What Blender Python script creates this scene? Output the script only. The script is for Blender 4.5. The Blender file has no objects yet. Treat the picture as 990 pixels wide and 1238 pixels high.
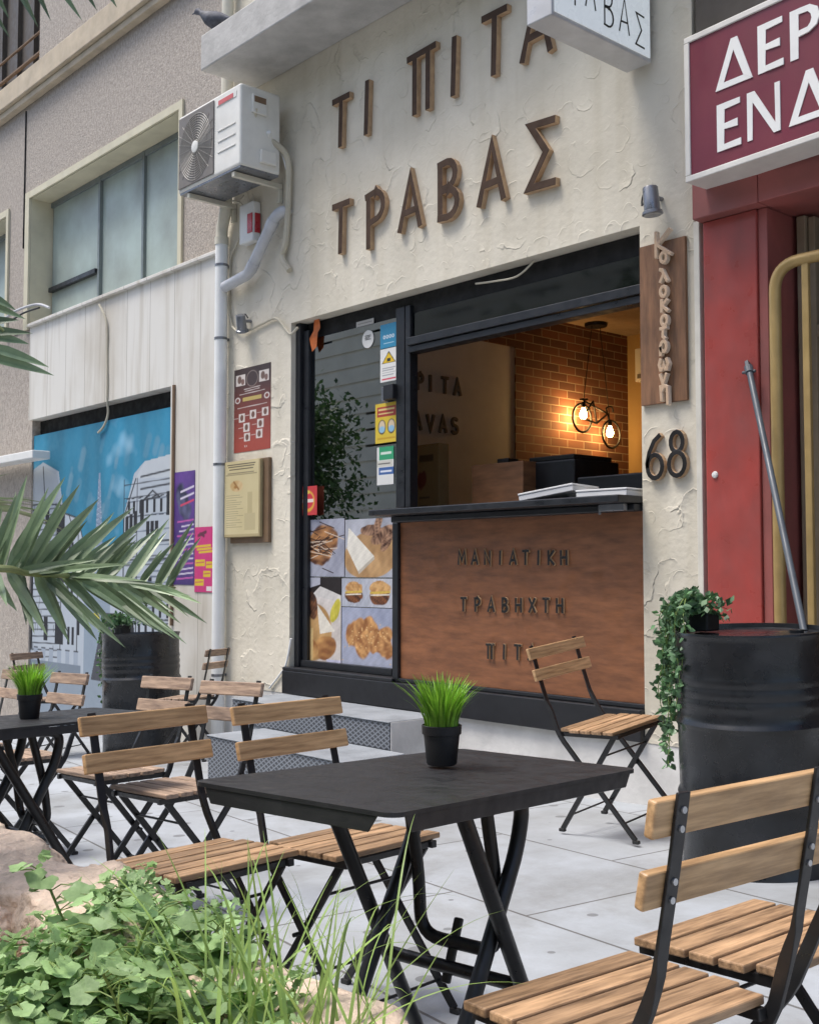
import bpy, bmesh, math, random
import numpy as np
from mathutils import Vector, Matrix
random.seed(7); rng = np.random.default_rng(7)
sc = bpy.context.scene; COL = sc.collection
R = math.radians

# ---------------------------------------------------------------- camera, sky, sun, exposure
EYE = Vector((0, -4.82, 1.12)); YAW = R(48.36); PIT = R(3.0); FPX = 1367.0
cam = bpy.data.cameras.new('camera'); camo = bpy.data.objects.new('camera', cam); COL.objects.link(camo)
camo.location = EYE; camo.rotation_euler = (R(90) + PIT, 0, YAW)
cam.sensor_fit = 'VERTICAL'; cam.sensor_height = 24; cam.lens = 24 * FPX / 1238
cam.clip_start = .02; cam.clip_end = 500
sc.camera = camo
w = bpy.data.worlds.new('World'); sc.world = w; w.use_nodes = True
nt = w.node_tree; bg = nt.nodes['Background']
sky = nt.nodes.new('ShaderNodeTexSky'); sky.sky_type = 'NISHITA'; sky.sun_disc = False
SUN_EL, SUN_AZ = 66.0, 215.0          # compass-like, from +Y clockwise: a veiled sun high over the street
sky.sun_elevation = R(SUN_EL); sky.sun_rotation = R(SUN_AZ); sky.air_density = 1.0; sky.dust_density = 3.0; sky.ozone_density = 1.0
nt.links.new(sky.outputs[0], bg.inputs[0]); bg.inputs[1].default_value = .11
sl = bpy.data.lights.new('sun', 'SUN'); sl.energy = 1.6; sl.angle = R(20); sl.color = (1, .96, .90)
so = bpy.data.objects.new('sun', sl); COL.objects.link(so)
sd = Vector((math.sin(R(SUN_AZ)) * math.cos(R(SUN_EL)), math.cos(R(SUN_AZ)) * math.cos(R(SUN_EL)), math.sin(R(SUN_EL))))
so.rotation_euler = sd.to_track_quat('Z', 'Y').to_euler()
sc.view_settings.view_transform = 'Standard'; sc.view_settings.look = 'None'
sc.view_settings.exposure = 1.1; sc.view_settings.gamma = 1; sc.view_settings.use_curve_mapping = False

# photograph pixel -> direction; used to read real positions off the photograph's planes
_f = Vector((-math.sin(YAW) * math.cos(PIT), math.cos(YAW) * math.cos(PIT), math.sin(PIT)))
_r = Vector((math.cos(YAW), math.sin(YAW), 0)); _u = _r.cross(_f)
def ray(px, py): return _f + _r * ((px - 495) / FPX) + _u * ((619 - py) / FPX)
def W(px, py, y=0.0):                  # on the plane parallel to the facade
    d = ray(px, py); return EYE + d * ((y - EYE.y) / d.y)
def X(px, py, x):
    d = ray(px, py); return EYE + d * ((x - EYE.x) / d.x)
def DP(px, py, dep): return EYE + ray(px, py) * dep
def g(x):                              # the pavement falls away to the left
    return .045 * (x + 1.75)

# ---------------------------------------------------------------- materials
def mat(name, base, rough=.6, metal=0., var=.12, scale=6., stretch=(1, 1, 1), bump=0., bscale=80., island=0., hue=None, spec=.5, trans=0., emit=None, attr=None, detail=5, bdist=.01):
    m = bpy.data.materials.new(name); m.use_nodes = True
    n = m.node_tree.nodes; L = m.node_tree.links; b = n['Principled BSDF']
    b.inputs['Roughness'].default_value = rough; b.inputs['Metallic'].default_value = metal; b.inputs['Specular IOR Level'].default_value = spec
    tc = n.new('ShaderNodeTexCoord'); mp = n.new('ShaderNodeMapping'); mp.inputs['Scale'].default_value = stretch
    L.new(tc.outputs['Object'], mp.inputs[0])
    no = n.new('ShaderNodeTexNoise'); no.inputs['Scale'].default_value = scale; no.inputs['Detail'].default_value = detail; no.inputs['Roughness'].default_value = .6
    L.new(mp.outputs[0], no.inputs['Vector'])
    cr = n.new('ShaderNodeValToRGB'); cr.color_ramp.elements[0].position = .3; cr.color_ramp.elements[1].position = .7
    h = hue or base
    cr.color_ramp.elements[0].color = (*[c * (1 - var) for c in h], 1); cr.color_ramp.elements[1].color = (*[min(1, c * (1 + var)) for c in base], 1)
    L.new(no.outputs[0], cr.inputs[0]); out = cr.outputs[0]
    if attr:
        at = n.new('ShaderNodeAttribute'); at.attribute_name = attr
        mx = n.new('ShaderNodeMix'); mx.data_type = 'RGBA'; mx.blend_type = 'MULTIPLY'; mx.inputs[0].default_value = 1
        L.new(at.outputs[0], mx.inputs[6]); L.new(out, mx.inputs[7]); out = mx.outputs[2]
    if island:
        ge = n.new('ShaderNodeNewGeometry'); oi = n.new('ShaderNodeObjectInfo')
        ad = n.new('ShaderNodeMath'); ad.operation = 'ADD'; L.new(ge.outputs['Random Per Island'], ad.inputs[0]); L.new(oi.outputs['Random'], ad.inputs[1])
        fr = n.new('ShaderNodeMath'); fr.operation = 'FRACT'; L.new(ad.outputs[0], fr.inputs[0])
        mr = n.new('ShaderNodeMapRange'); mr.inputs[3].default_value = 1 - island; mr.inputs[4].default_value = 1 + island; L.new(fr.outputs[0], mr.inputs[0])
        hs = n.new('ShaderNodeHueSaturation'); L.new(mr.outputs[0], hs.inputs['Value']); L.new(out, hs.inputs['Color']); out = hs.outputs[0]
    L.new(out, b.inputs['Base Color'])
    nr = n.new('ShaderNodeTexNoise'); nr.inputs['Scale'].default_value = scale * 2.3; nr.inputs['Detail'].default_value = 6; L.new(tc.outputs['Object'], nr.inputs['Vector'])
    rg = n.new('ShaderNodeMapRange'); rg.inputs[1].default_value = .3; rg.inputs[2].default_value = .7; rg.inputs[3].default_value = max(.02, rough - .13); rg.inputs[4].default_value = min(1, rough + .13); L.new(nr.outputs[0], rg.inputs[0]); L.new(rg.outputs[0], b.inputs['Roughness'])
    if bump:
        n2 = n.new('ShaderNodeTexNoise'); n2.inputs['Scale'].default_value = bscale; n2.inputs['Detail'].default_value = 4
        L.new(mp.outputs[0], n2.inputs['Vector']); bp = n.new('ShaderNodeBump'); bp.inputs['Strength'].default_value = bump; bp.inputs['Distance'].default_value = bdist
        L.new(n2.outputs[0], bp.inputs['Height']); L.new(bp.outputs[0], b.inputs['Normal'])
    if trans: b.inputs['Subsurface Weight'].default_value = 0; b.inputs['Transmission Weight'].default_value = trans
    if emit: b.inputs['Emission Color'].default_value = (*emit[:3], 1); b.inputs['Emission Strength'].default_value = emit[3]
    return m
def nodes(m): return m.node_tree.nodes, m.node_tree.links, m.node_tree.nodes['Principled BSDF']
def add(n, t, **kw):
    x = n.new(t)
    for k, v in kw.items(): setattr(x, k, v)
    return x

def plaster_mat(name, base, stain):
    m = bpy.data.materials.new(name); m.use_nodes = True; n, L, b = nodes(m)
    b.inputs['Roughness'].default_value = .85
    tc = add(n, 'ShaderNodeTexCoord')
    n1 = add(n, 'ShaderNodeTexNoise'); n1.inputs['Scale'].default_value = 1.3; n1.inputs['Detail'].default_value = 8; n1.inputs['Roughness'].default_value = .62
    L.new(tc.outputs['Object'], n1.inputs['Vector'])
    cr = add(n, 'ShaderNodeValToRGB'); cr.color_ramp.elements[0].position = .32; cr.color_ramp.elements[0].color = (*stain, 1)
    cr.color_ramp.elements[1].position = .62; cr.color_ramp.elements[1].color = (*base, 1); L.new(n1.outputs[0], cr.inputs[0])
    # rain streaks
    mp = add(n, 'ShaderNodeMapping'); mp.inputs['Scale'].default_value = (6, 6, .35); L.new(tc.outputs['Object'], mp.inputs[0])
    n2 = add(n, 'ShaderNodeTexNoise'); n2.inputs['Scale'].default_value = 1; n2.inputs['Detail'].default_value = 6; L.new(mp.outputs[0], n2.inputs['Vector'])
    c2 = add(n, 'ShaderNodeValToRGB'); c2.color_ramp.elements[0].position = .35; c2.color_ramp.elements[0].color = (.8, .77, .7, 1); c2.color_ramp.elements[1].position = .5; c2.color_ramp.elements[1].color = (1, 1, 1, 1)
    L.new(n2.outputs[0], c2.inputs[0])
    mx = add(n, 'ShaderNodeMix', data_type='RGBA', blend_type='MULTIPLY'); mx.inputs[0].default_value = .35
    L.new(cr.outputs[0], mx.inputs[6]); L.new(c2.outputs[0], mx.inputs[7]); L.new(mx.outputs[2], b.inputs['Base Color'])
    # trowel relief: each pass of the trowel leaves a low curved lip, ramping up on one side and dropping on the other
    mask = add(n, 'ShaderNodeTexNoise'); mask.inputs['Scale'].default_value = 1.7; mask.inputs['Detail'].default_value = 4; L.new(tc.outputs['Object'], mask.inputs['Vector'])
    fl = add(n, 'ShaderNodeVectorMath', operation='MULTIPLY'); fl.inputs[1].default_value = (1, .02, 1); L.new(tc.outputs['Object'], fl.inputs[0])
    nw = add(n, 'ShaderNodeTexNoise'); nw.inputs['Scale'].default_value = 5; nw.inputs['Detail'].default_value = 4; L.new(tc.outputs['Object'], nw.inputs['Vector'])
    acc = None
    for (sc_, r0, wrp, amp) in ((1.7, .46, .30, 1.1), (3.1, .42, .22, 1.0), (5.8, .44, .13, .6), (9.0, .44, .08, .3)):
        vm = add(n, 'ShaderNodeVectorMath', operation='MULTIPLY_ADD'); vm.inputs[1].default_value = (wrp, 0, wrp); L.new(nw.outputs['Color'], vm.inputs[0]); L.new(fl.outputs[0], vm.inputs[2])
        vo = add(n, 'ShaderNodeTexVoronoi', feature='F1'); vo.inputs['Scale'].default_value = sc_; L.new(vm.outputs[0], vo.inputs['Vector'])
        rp = add(n, 'ShaderNodeMath', operation='DIVIDE'); rp.inputs[1].default_value = r0; L.new(vo.outputs['Distance'], rp.inputs[0])
        p3 = add(n, 'ShaderNodeMath', operation='POWER'); p3.inputs[1].default_value = 7; L.new(rp.outputs[0], p3.inputs[0])
        lt = add(n, 'ShaderNodeMapRange', interpolation_type='SMOOTHSTEP'); lt.inputs[1].default_value = .97; lt.inputs[2].default_value = 1.03; lt.inputs[3].default_value = 1; lt.inputs[4].default_value = 0; L.new(rp.outputs[0], lt.inputs[0])
        h1 = add(n, 'ShaderNodeMath', operation='MULTIPLY'); L.new(p3.outputs[0], h1.inputs[0]); L.new(lt.outputs[0], h1.inputs[1])
        dv = add(n, 'ShaderNodeVectorMath', operation='SUBTRACT'); L.new(vm.outputs[0], dv.inputs[0]); L.new(vo.outputs['Position'], dv.inputs[1])
        ce = add(n, 'ShaderNodeVectorMath', operation='SUBTRACT'); ce.inputs[1].default_value = (.5, .5, .42); L.new(vo.outputs['Color'], ce.inputs[0])
        n1_ = add(n, 'ShaderNodeVectorMath', operation='NORMALIZE'); L.new(dv.outputs[0], n1_.inputs[0]); n2_ = add(n, 'ShaderNodeVectorMath', operation='NORMALIZE'); L.new(ce.outputs[0], n2_.inputs[0])
        dt = add(n, 'ShaderNodeVectorMath', operation='DOT_PRODUCT'); L.new(n1_.outputs[0], dt.inputs[0]); L.new(n2_.outputs[0], dt.inputs[1])
        am = add(n, 'ShaderNodeMapRange', interpolation_type='SMOOTHSTEP'); am.inputs[1].default_value = .35; am.inputs[2].default_value = .9; am.inputs[4].default_value = amp; L.new(dt.outputs['Value'], am.inputs[0])
        h2 = add(n, 'ShaderNodeMath', operation='MULTIPLY'); L.new(h1.outputs[0], h2.inputs[0]); L.new(am.outputs[0], h2.inputs[1])
        if acc is None: acc = h2
        else:
            s_ = add(n, 'ShaderNodeMath', operation='ADD'); L.new(acc.outputs[0], s_.inputs[0]); L.new(h2.outputs[0], s_.inputs[1]); acc = s_
    rm = add(n, 'ShaderNodeMapRange'); rm.inputs[1].default_value = .30; rm.inputs[2].default_value = .52; L.new(mask.outputs[0], rm.inputs[0])
    a1 = add(n, 'ShaderNodeMath', operation='MULTIPLY'); L.new(acc.outputs[0], a1.inputs[0]); L.new(rm.outputs[0], a1.inputs[1])
    ng = add(n, 'ShaderNodeTexNoise'); ng.inputs['Scale'].default_value = 24; ng.inputs['Detail'].default_value = 6; L.new(tc.outputs['Object'], ng.inputs['Vector'])
    a2 = add(n, 'ShaderNodeMath', operation='MULTIPLY_ADD'); a2.inputs[1].default_value = .38; L.new(ng.outputs[0], a2.inputs[0]); L.new(a1.outputs[0], a2.inputs[2])
    n5 = add(n, 'ShaderNodeMath', operation='MULTIPLY_ADD'); n5.inputs[1].default_value = 1.2; L.new(mask.outputs[0], n5.inputs[0]); L.new(a2.outputs[0], n5.inputs[2])
    bp = add(n, 'ShaderNodeBump'); bp.inputs['Strength'].default_value = .7; bp.inputs['Distance'].default_value = .014; L.new(n5.outputs[0], bp.inputs['Height']); L.new(bp.outputs[0], b.inputs['Normal'])
    return m

def marble_mat():
    m = bpy.data.materials.new('marble'); m.use_nodes = True; n, L, b = nodes(m); b.inputs['Roughness'].default_value = .5
    tc = add(n, 'ShaderNodeTexCoord'); mp = add(n, 'ShaderNodeMapping'); mp.inputs['Scale'].default_value = (5, 1, .45); L.new(tc.outputs['Object'], mp.inputs[0])
    no = add(n, 'ShaderNodeTexNoise'); no.inputs['Scale'].default_value = 1.5; no.inputs['Detail'].default_value = 8; no.inputs['Distortion'].default_value = .8; L.new(mp.outputs[0], no.inputs['Vector'])
    cr = add(n, 'ShaderNodeValToRGB'); e = cr.color_ramp.elements; e[0].position = .3; e[0].color = (.54, .505, .44, 1); e[1].position = .52; e[1].color = (.68, .66, .61, 1); L.new(no.outputs[0], cr.inputs[0])
    n2 = add(n, 'ShaderNodeTexNoise'); n2.inputs['Scale'].default_value = .8; n2.inputs['Detail'].default_value = 5; L.new(tc.outputs['Object'], n2.inputs['Vector'])
    c2 = add(n, 'ShaderNodeValToRGB'); c2.color_ramp.elements[0].position = .35; c2.color_ramp.elements[0].color = (.78, .74, .68, 1); c2.color_ramp.elements[1].position = .55; c2.color_ramp.elements[1].color = (1, 1, 1, 1); L.new(n2.outputs[0], c2.inputs[0])
    mx = add(n, 'ShaderNodeMix', data_type='RGBA', blend_type='MULTIPLY'); mx.inputs[0].default_value = .8; L.new(cr.outputs[0], mx.inputs[6]); L.new(c2.outputs[0], mx.inputs[7])
    # joints of the upright slabs (0.42 m)
    sx = add(n, 'ShaderNodeSeparateXYZ'); L.new(tc.outputs['Object'], sx.inputs[0])
    dv = add(n, 'ShaderNodeMath', operation='DIVIDE'); dv.inputs[1].default_value = .42; L.new(sx.outputs[0], dv.inputs[0])
    fr = add(n, 'ShaderNodeMath', operation='FRACT'); L.new(dv.outputs[0], fr.inputs[0])
    lt = add(n, 'ShaderNodeMath', operation='LESS_THAN'); lt.inputs[1].default_value = .02; L.new(fr.outputs[0], lt.inputs[0])
    m2 = add(n, 'ShaderNodeMix', data_type='RGBA', blend_type='MULTIPLY'); L.new(lt.outputs[0], m2.inputs[0]); L.new(mx.outputs[2], m2.inputs[6]); m2.inputs[7].default_value = (.55, .52, .48, 1)
    L.new(m2.outputs[2], b.inputs['Base Color'])
    return m

def pavement_mat():
    m = bpy.data.materials.new('pavement'); m.use_nodes = True; n, L, b = nodes(m); b.inputs['Roughness'].default_value = .62
    tc = add(n, 'ShaderNodeTexCoord'); mp = add(n, 'ShaderNodeMapping'); mp.inputs['Rotation'].default_value = (0, 0, R(9)); L.new(tc.outputs['Object'], mp.inputs[0])
    br = add(n, 'ShaderNodeTexBrick'); br.inputs['Scale'].default_value = 1; br.inputs['Brick Width'].default_value = 1.15; br.inputs['Row Height'].default_value = .78
    br.inputs['Mortar Size'].default_value = .0065; br.inputs['Mortar Smooth'].default_value = .3; br.offset = .37
    br.inputs['Color1'].default_value = (.40, .43, .465, 1); br.inputs['Color2'].default_value = (.36, .385, .415, 1); br.inputs['Mortar'].default_value = (.15, .15, .15, 1)
    L.new(mp.outputs[0], br.inputs['Vector'])
    no = add(n, 'ShaderNodeTexNoise'); no.inputs['Scale'].default_value = 1.7; no.inputs['Detail'].default_value = 9; no.inputs['Roughness'].default_value = .65; L.new(tc.outputs['Object'], no.inputs['Vector'])
    cr = add(n, 'ShaderNodeValToRGB'); cr.color_ramp.elements[0].position = .3; cr.color_ramp.elements[0].color = (.66, .64, .60, 1); cr.color_ramp.elements[1].position = .6; cr.color_ramp.elements[1].color = (1.05, 1.05, 1.05, 1); L.new(no.outputs[0], cr.inputs[0])
    mx = add(n, 'ShaderNodeMix', data_type='RGBA', blend_type='MULTIPLY'); mx.inputs[0].default_value = .8; L.new(br.outputs[0], mx.inputs[6]); L.new(cr.outputs[0], mx.inputs[7])
    n7 = add(n, 'ShaderNodeTexNoise'); n7.inputs['Scale'].default_value = .7; n7.inputs['Detail'].default_value = 10; n7.inputs['Roughness'].default_value = .72; n7.inputs['Distortion'].default_value = .6; L.new(tc.outputs['Object'], n7.inputs['Vector'])
    c7 = add(n, 'ShaderNodeValToRGB'); c7.color_ramp.elements[0].position = .36; c7.color_ramp.elements[0].color = (.70, .67, .62, 1); c7.color_ramp.elements[1].position = .52; c7.color_ramp.elements[1].color = (1, 1, 1, 1); L.new(n7.outputs[0], c7.inputs[0])
    m7 = add(n, 'ShaderNodeMix', data_type='RGBA', blend_type='MULTIPLY'); m7.inputs[0].default_value = .75; L.new(mx.outputs[2], m7.inputs[6]); L.new(c7.outputs[0], m7.inputs[7]); mx = m7
    # trodden gum spots
    vo = add(n, 'ShaderNodeTexVoronoi', voronoi_dimensions='2D'); vo.inputs['Scale'].default_value = 4.6; L.new(tc.outputs['Object'], vo.inputs['Vector'])
    sp = add(n, 'ShaderNodeSeparateColor'); L.new(vo.outputs['Color'], sp.inputs[0])
    rr = add(n, 'ShaderNodeMath', operation='MULTIPLY'); rr.inputs[1].default_value = .15; L.new(sp.outputs[0], rr.inputs[0])
    lt = add(n, 'ShaderNodeMath', operation='LESS_THAN'); L.new(vo.outputs['Distance'], lt.inputs[0]); L.new(rr.outputs[0], lt.inputs[1])
    g2 = add(n, 'ShaderNodeMath', operation='GREATER_THAN'); g2.inputs[1].default_value = .55; L.new(sp.outputs[1], g2.inputs[0])
    gm = add(n, 'ShaderNodeMath', operation='MULTIPLY'); L.new(lt.outputs[0], gm.inputs[0]); L.new(g2.outputs[0], gm.inputs[1])
    gh = add(n, 'ShaderNodeMath', operation='MULTIPLY'); gh.inputs[1].default_value = .85; L.new(gm.outputs[0], gh.inputs[0])
    m2 = add(n, 'ShaderNodeMix', data_type='RGBA'); L.new(gh.outputs[0], m2.inputs[0]); L.new(mx.outputs[2], m2.inputs[6]); m2.inputs[7].default_value = (.16, .165, .17, 1)
    L.new(m2.outputs[2], b.inputs['Base Color'])
    ng = add(n, 'ShaderNodeTexNoise'); ng.inputs['Scale'].default_value = 40; ng.inputs['Detail'].default_value = 5; L.new(tc.outputs['Object'], ng.inputs['Vector'])
    su = add(n, 'ShaderNodeMath', operation='SUBTRACT'); L.new(ng.outputs[0], su.inputs[0]); L.new(br.outputs['Fac'], su.inputs[1])
    bp = add(n, 'ShaderNodeBump'); bp.inputs['Strength'].default_value = .3; bp.inputs['Distance'].default_value = .006; L.new(su.outputs[0], bp.inputs['Height']); L.new(bp.outputs[0], b.inputs['Normal'])
    return m

def brick_mat():
    m = bpy.data.materials.new('brick'); m.use_nodes = True; n, L, b = nodes(m); b.inputs['Roughness'].default_value = .85
    tc = add(n, 'ShaderNodeTexCoord'); sx = add(n, 'ShaderNodeSeparateXYZ'); L.new(tc.outputs['Object'], sx.inputs[0])
    cb = add(n, 'ShaderNodeCombineXYZ'); L.new(sx.outputs[1], cb.inputs[0]); L.new(sx.outputs[2], cb.inputs[1])
    br = add(n, 'ShaderNodeTexBrick'); br.inputs['Scale'].default_value = 1; br.inputs['Brick Width'].default_value = .23; br.inputs['Row Height'].default_value = .075; br.inputs['Mortar Size'].default_value = .0045
    br.inputs['Color1'].default_value = (.215, .085, .048, 1); br.inputs['Color2'].default_value = (.105, .045, .03, 1); br.inputs['Mortar'].default_value = (.33, .25, .18, 1); L.new(cb.outputs[0], br.inputs['Vector'])
    L.new(br.outputs[0], b.inputs['Base Color'])
    bp = add(n, 'ShaderNodeBump', invert=True); bp.inputs['Strength'].default_value = .6; bp.inputs['Distance'].default_value = .01; L.new(br.outputs['Fac'], bp.inputs['Height']); L.new(bp.outputs[0], b.inputs['Normal'])
    return m

def mesh_riser_mat():
    m = bpy.data.materials.new('tread_plate'); m.use_nodes = True; n, L, b = nodes(m); b.inputs['Roughness'].default_value = .55
    tc = add(n, 'ShaderNodeTexCoord'); sx = add(n, 'ShaderNodeSeparateXYZ'); L.new(tc.outputs['Object'], sx.inputs[0])
    outs = []
    for sg in (1, -1):
        a = add(n, 'ShaderNodeMath', operation='MULTIPLY_ADD'); a.inputs[1].default_value = sg * 1.7; L.new(sx.outputs[2], a.inputs[0]); L.new(sx.outputs[0], a.inputs[2])
        s = add(n, 'ShaderNodeMath', operation='MULTIPLY'); s.inputs[1].default_value = 19; L.new(a.outputs[0], s.inputs[0])
        f = add(n, 'ShaderNodeMath', operation='FRACT'); L.new(s.outputs[0], f.inputs[0])
        l = add(n, 'ShaderNodeMath', operation='LESS_THAN'); l.inputs[1].default_value = .3; L.new(f.outputs[0], l.inputs[0]); outs.append(l)
    mxx = add(n, 'ShaderNodeMath', operation='MAXIMUM'); L.new(outs[0].outputs[0], mxx.inputs[0]); L.new(outs[1].outputs[0], mxx.inputs[1])
    mx = add(n, 'ShaderNodeMix', data_type='RGBA'); L.new(mxx.outputs[0], mx.inputs[0]); mx.inputs[6].default_value = (.06, .065, .075, 1); mx.inputs[7].default_value = (.21, .23, .26, 1)
    L.new(mx.outputs[2], b.inputs['Base Color'])
    bp = add(n, 'ShaderNodeBump'); bp.inputs['Strength'].default_value = .6; bp.inputs['Distance'].default_value = .004; L.new(mxx.outputs[0], bp.inputs['Height']); L.new(bp.outputs[0], b.inputs['Normal'])
    return m

def glass_mat(name, ior=1.7, tint=(.8, .85, .85), rough=.01):
    m = bpy.data.materials.new(name); m.use_nodes = True; n = m.node_tree.nodes; L = m.node_tree.links
    n.remove(n['Principled BSDF']); o = n['Material Output']
    t = add(n, 'ShaderNodeBsdfTransparent'); t.inputs[0].default_value = (*tint, 1)
    gl = add(n, 'ShaderNodeBsdfGlossy'); gl.inputs['Roughness'].default_value = rough; gl.inputs['Color'].default_value = (1, 1, 1, 1)
    fr = add(n, 'ShaderNodeFresnel'); fr.inputs[0].default_value = ior
    mx = add(n, 'ShaderNodeMixShader'); L.new(fr.outputs[0], mx.inputs[0]); L.new(t.outputs[0], mx.inputs[1]); L.new(gl.outputs[0], mx.inputs[2]); L.new(mx.outputs[0], o.inputs[0])
    return m

MT = {}
MT['plaster'] = plaster_mat('plaster', (.71, .66, .55), (.575, .53, .43))
MT['plinth'] = mat('plinth_plaster', (.62, .61, .59), .85, var=.18, scale=3, bump=.5, bscale=14)
MT['rough'] = mat('roughcast', (.40, .355, .31), .95, var=.28, scale=45, stretch=(1, 1, .55), bump=1.0, bscale=95, detail=8)
MT['marble'] = marble_mat()
MT['pave'] = pavement_mat()
MT['asphalt'] = mat('asphalt', (.05, .05, .052), .9, var=.2, scale=20, bump=.3)
MT['brick'] = brick_mat()
MT['tread'] = mesh_riser_mat()
MT['concrete'] = mat('concrete', (.25, .27, .295), .85, var=.2, scale=5, bump=.3, bscale=40)
MT['canopy'] = mat('canopy_concrete', (.46, .45, .43), .9, var=.2, scale=4, bump=.3, bscale=30)
MT['cream'] = mat('cream_paint', (.58, .54, .40), .6, var=.1, scale=4)
MT['tan'] = mat('tan_ledge', (.50, .42, .31), .8, var=.15, scale=5)
MT['black'] = mat('black_paint', (.012, .0125, .015), .42, var=.3, scale=9)
MT['blackmet'] = mat('black_metal', (.012, .012, .013), .38, metal=.0, var=.3, scale=20)
MT['drum'] = mat('drum_paint', (.012, .0135, .016), .29, var=.5, scale=5, bump=.06, bscale=12)
MT['graphite'] = mat('table_top', (.017, .017, .019), .5, var=.25, scale=14, bump=.05, bscale=300)
MT['frame'] = mat('anthracite_frame', (.014, .0155, .019), .4, var=.2, scale=8)
MT['soot'] = mat('dark_recess', (.006, .006, .006), .8)
MT['wood'] = mat('acacia_wood', (.36, .225, .125), .5, var=.40, scale=9, stretch=(.8, 9, 9), island=.30, hue=(.235, .14, .075), bump=.12, bscale=12)
MT['woodback'] = mat('pale_acacia', (.55, .345, .175), .5, var=.30, scale=9, stretch=(.8, 9, 9), island=.18, hue=(.44, .255, .115), bump=.1, bscale=12)
MT['woodold'] = mat('weathered_wood', (.36, .255, .18), .7, var=.30, scale=7, stretch=(1.0, 9, 9), island=.22, hue=(.22, .15, .11), bump=.2, bscale=12)
MT['panel'] = mat('stained_plywood', (.245, .098, .042), .46, var=.22, scale=7, stretch=(.8, 4, 4), hue=(.195, .078, .035), detail=12, bump=.05, bscale=10)
MT['board'] = mat('sign_board_wood', (.20, .10, .05), .55, var=.35, scale=4, stretch=(6, 6, .9), hue=(.14, .07, .035))
MT['lface'] = mat('letter_face', (.075, .048, .034), .7, var=.25, scale=10, spec=.15)
MT['lside'] = mat('letter_side', (.42, .28, .165), .6, var=.25, scale=14)
MT['lgrey'] = mat('grey_letter', (.17, .145, .12), .7)
MT['ldark'] = mat('black_letter', (.012, .010, .009), .45)
MT['white'] = mat('white_plastic', (.74, .74, .72), .4, var=.06, scale=5)
MT['acwhite'] = mat('ac_casing', (.70, .69, .64), .45, var=.10, scale=4)
MT['grille'] = mat('ac_grille', (.17, .155, .14), .6)
MT['pvc'] = mat('pvc_pipe', (.76, .77, .76), .4, var=.08, scale=4)
MT['pvcold'] = mat('yellowed_pvc', (.60, .57, .47), .5, var=.12, scale=6)
MT['pvcgrey'] = mat('grey_pvc', (.52, .53, .55), .45, var=.12, scale=6)
MT['wire'] = mat('cream_cable', (.50, .46, .36), .6)
MT['galv'] = mat('galvanised_metal', (.22, .23, .25), .35, metal=.6, var=.2, scale=10)
MT['pole'] = mat('grey_pole', (.075, .088, .105), .42, var=.2)
MT['red'] = mat('red_paint', (.36, .058, .048), .36, var=.22, scale=3.5, stretch=(1, 1, .6), hue=(.33, .085, .075), detail=9, bump=.04, bscale=9)
MT['lintel'] = mat('faded_red_paint', (.30, .085, .075), .6, var=.2, scale=3, hue=(.28, .10, .09))
MT['maroon'] = mat('maroon_sign', (.145, .014, .030), .45, var=.12, scale=3)
MT['signframe'] = mat('sign_frame', (.64, .62, .58), .5, var=.1)
MT['gold'] = mat('gold_gate', (.42, .29, .115), .42, metal=.25, var=.15, scale=6)
MT['door'] = mat('brown_door', (.10, .055, .028), .5, var=.4, scale=4, stretch=(8, 8, .8))
MT['trimtan'] = mat('door_trim', (.28, .23, .16), .6)
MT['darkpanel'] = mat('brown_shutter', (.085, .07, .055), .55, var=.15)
MT['lightface'] = mat('lightbox_face', (.80, .84, .84), .3, var=.03, emit=(.9, .97, 1, .12))
MT['lightbody'] = mat('lightbox_body', (.50, .50, .50), .4, metal=.2)
MT['pot'] = mat('black_pot', (.014, .014, .015), .5)
MT['grass'] = mat('grass_blade', (.27, .50, .05), .45, var=.3, scale=18, island=.4, hue=(.15, .36, .03))
MT['wildgrass'] = mat('wild_grass', (.30, .44, .12), .5, var=.25, scale=8, island=.3)
MT['leaf'] = mat('weed_leaf', (.37, .53, .24), .55, var=.3, scale=14, island=.3, hue=(.27, .43, .17), bump=.3, bscale=60)
MT['stem'] = mat('green_stem', (.17, .24, .06), .6)
MT['ivy'] = mat('ivy_leaf', (.085, .19, .07), .45, var=.3, scale=20, island=.5, hue=(.12, .21, .12))
MT['palm'] = mat('palm_leaflet', (.21, .285, .155), .40, var=.28, scale=9, island=.3, hue=(.15, .215, .125))
MT['rachis'] = mat('palm_stalk', (.22, .25, .10), .5)
MT['trunk'] = mat('palm_trunk', (.16, .11, .07), .9, bump=.8, bscale=25)
MT['stone'] = mat('rim_stone', (.74, .57, .44), .9, var=.24, scale=9, bump=1.0, bscale=16, hue=(.58, .47, .37), detail=9, bdist=.035)
MT['soil'] = mat('soil', (.24, .155, .095), 1, var=.5, scale=18, bump=1, bscale=40)
MT['straw'] = mat('dry_straw', (.36, .26, .15), .9, island=.3)
MT['interior'] = mat('interior_wall', (.74, .71, .67), .8, var=.05)
MT['backwall'] = mat('interior_back_wall', (.42, .28, .12), .8, var=.05)
MT['ceil'] = mat('interior_ceiling', (.30, .22, .15), .8)
MT['ifloor'] = mat('interior_floor', (.12, .09, .07), .6)
MT['boxwood'] = mat('cabinet_wood', (.22, .10, .045), .5, var=.3, scale=5, stretch=(1, 1, 6))
MT['card'] = mat('white_carton', (.72, .72, .72), .7, var=.04)
MT['kraft'] = mat('kraft_paper', (.38, .24, .10), .8)
MT['glassdoor'] = glass_mat('shop_glass', 4.5, (.5, .55, .52))
MT['transom'] = glass_mat('transom_glass', 1.8, (.35, .35, .33), .05)
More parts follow.
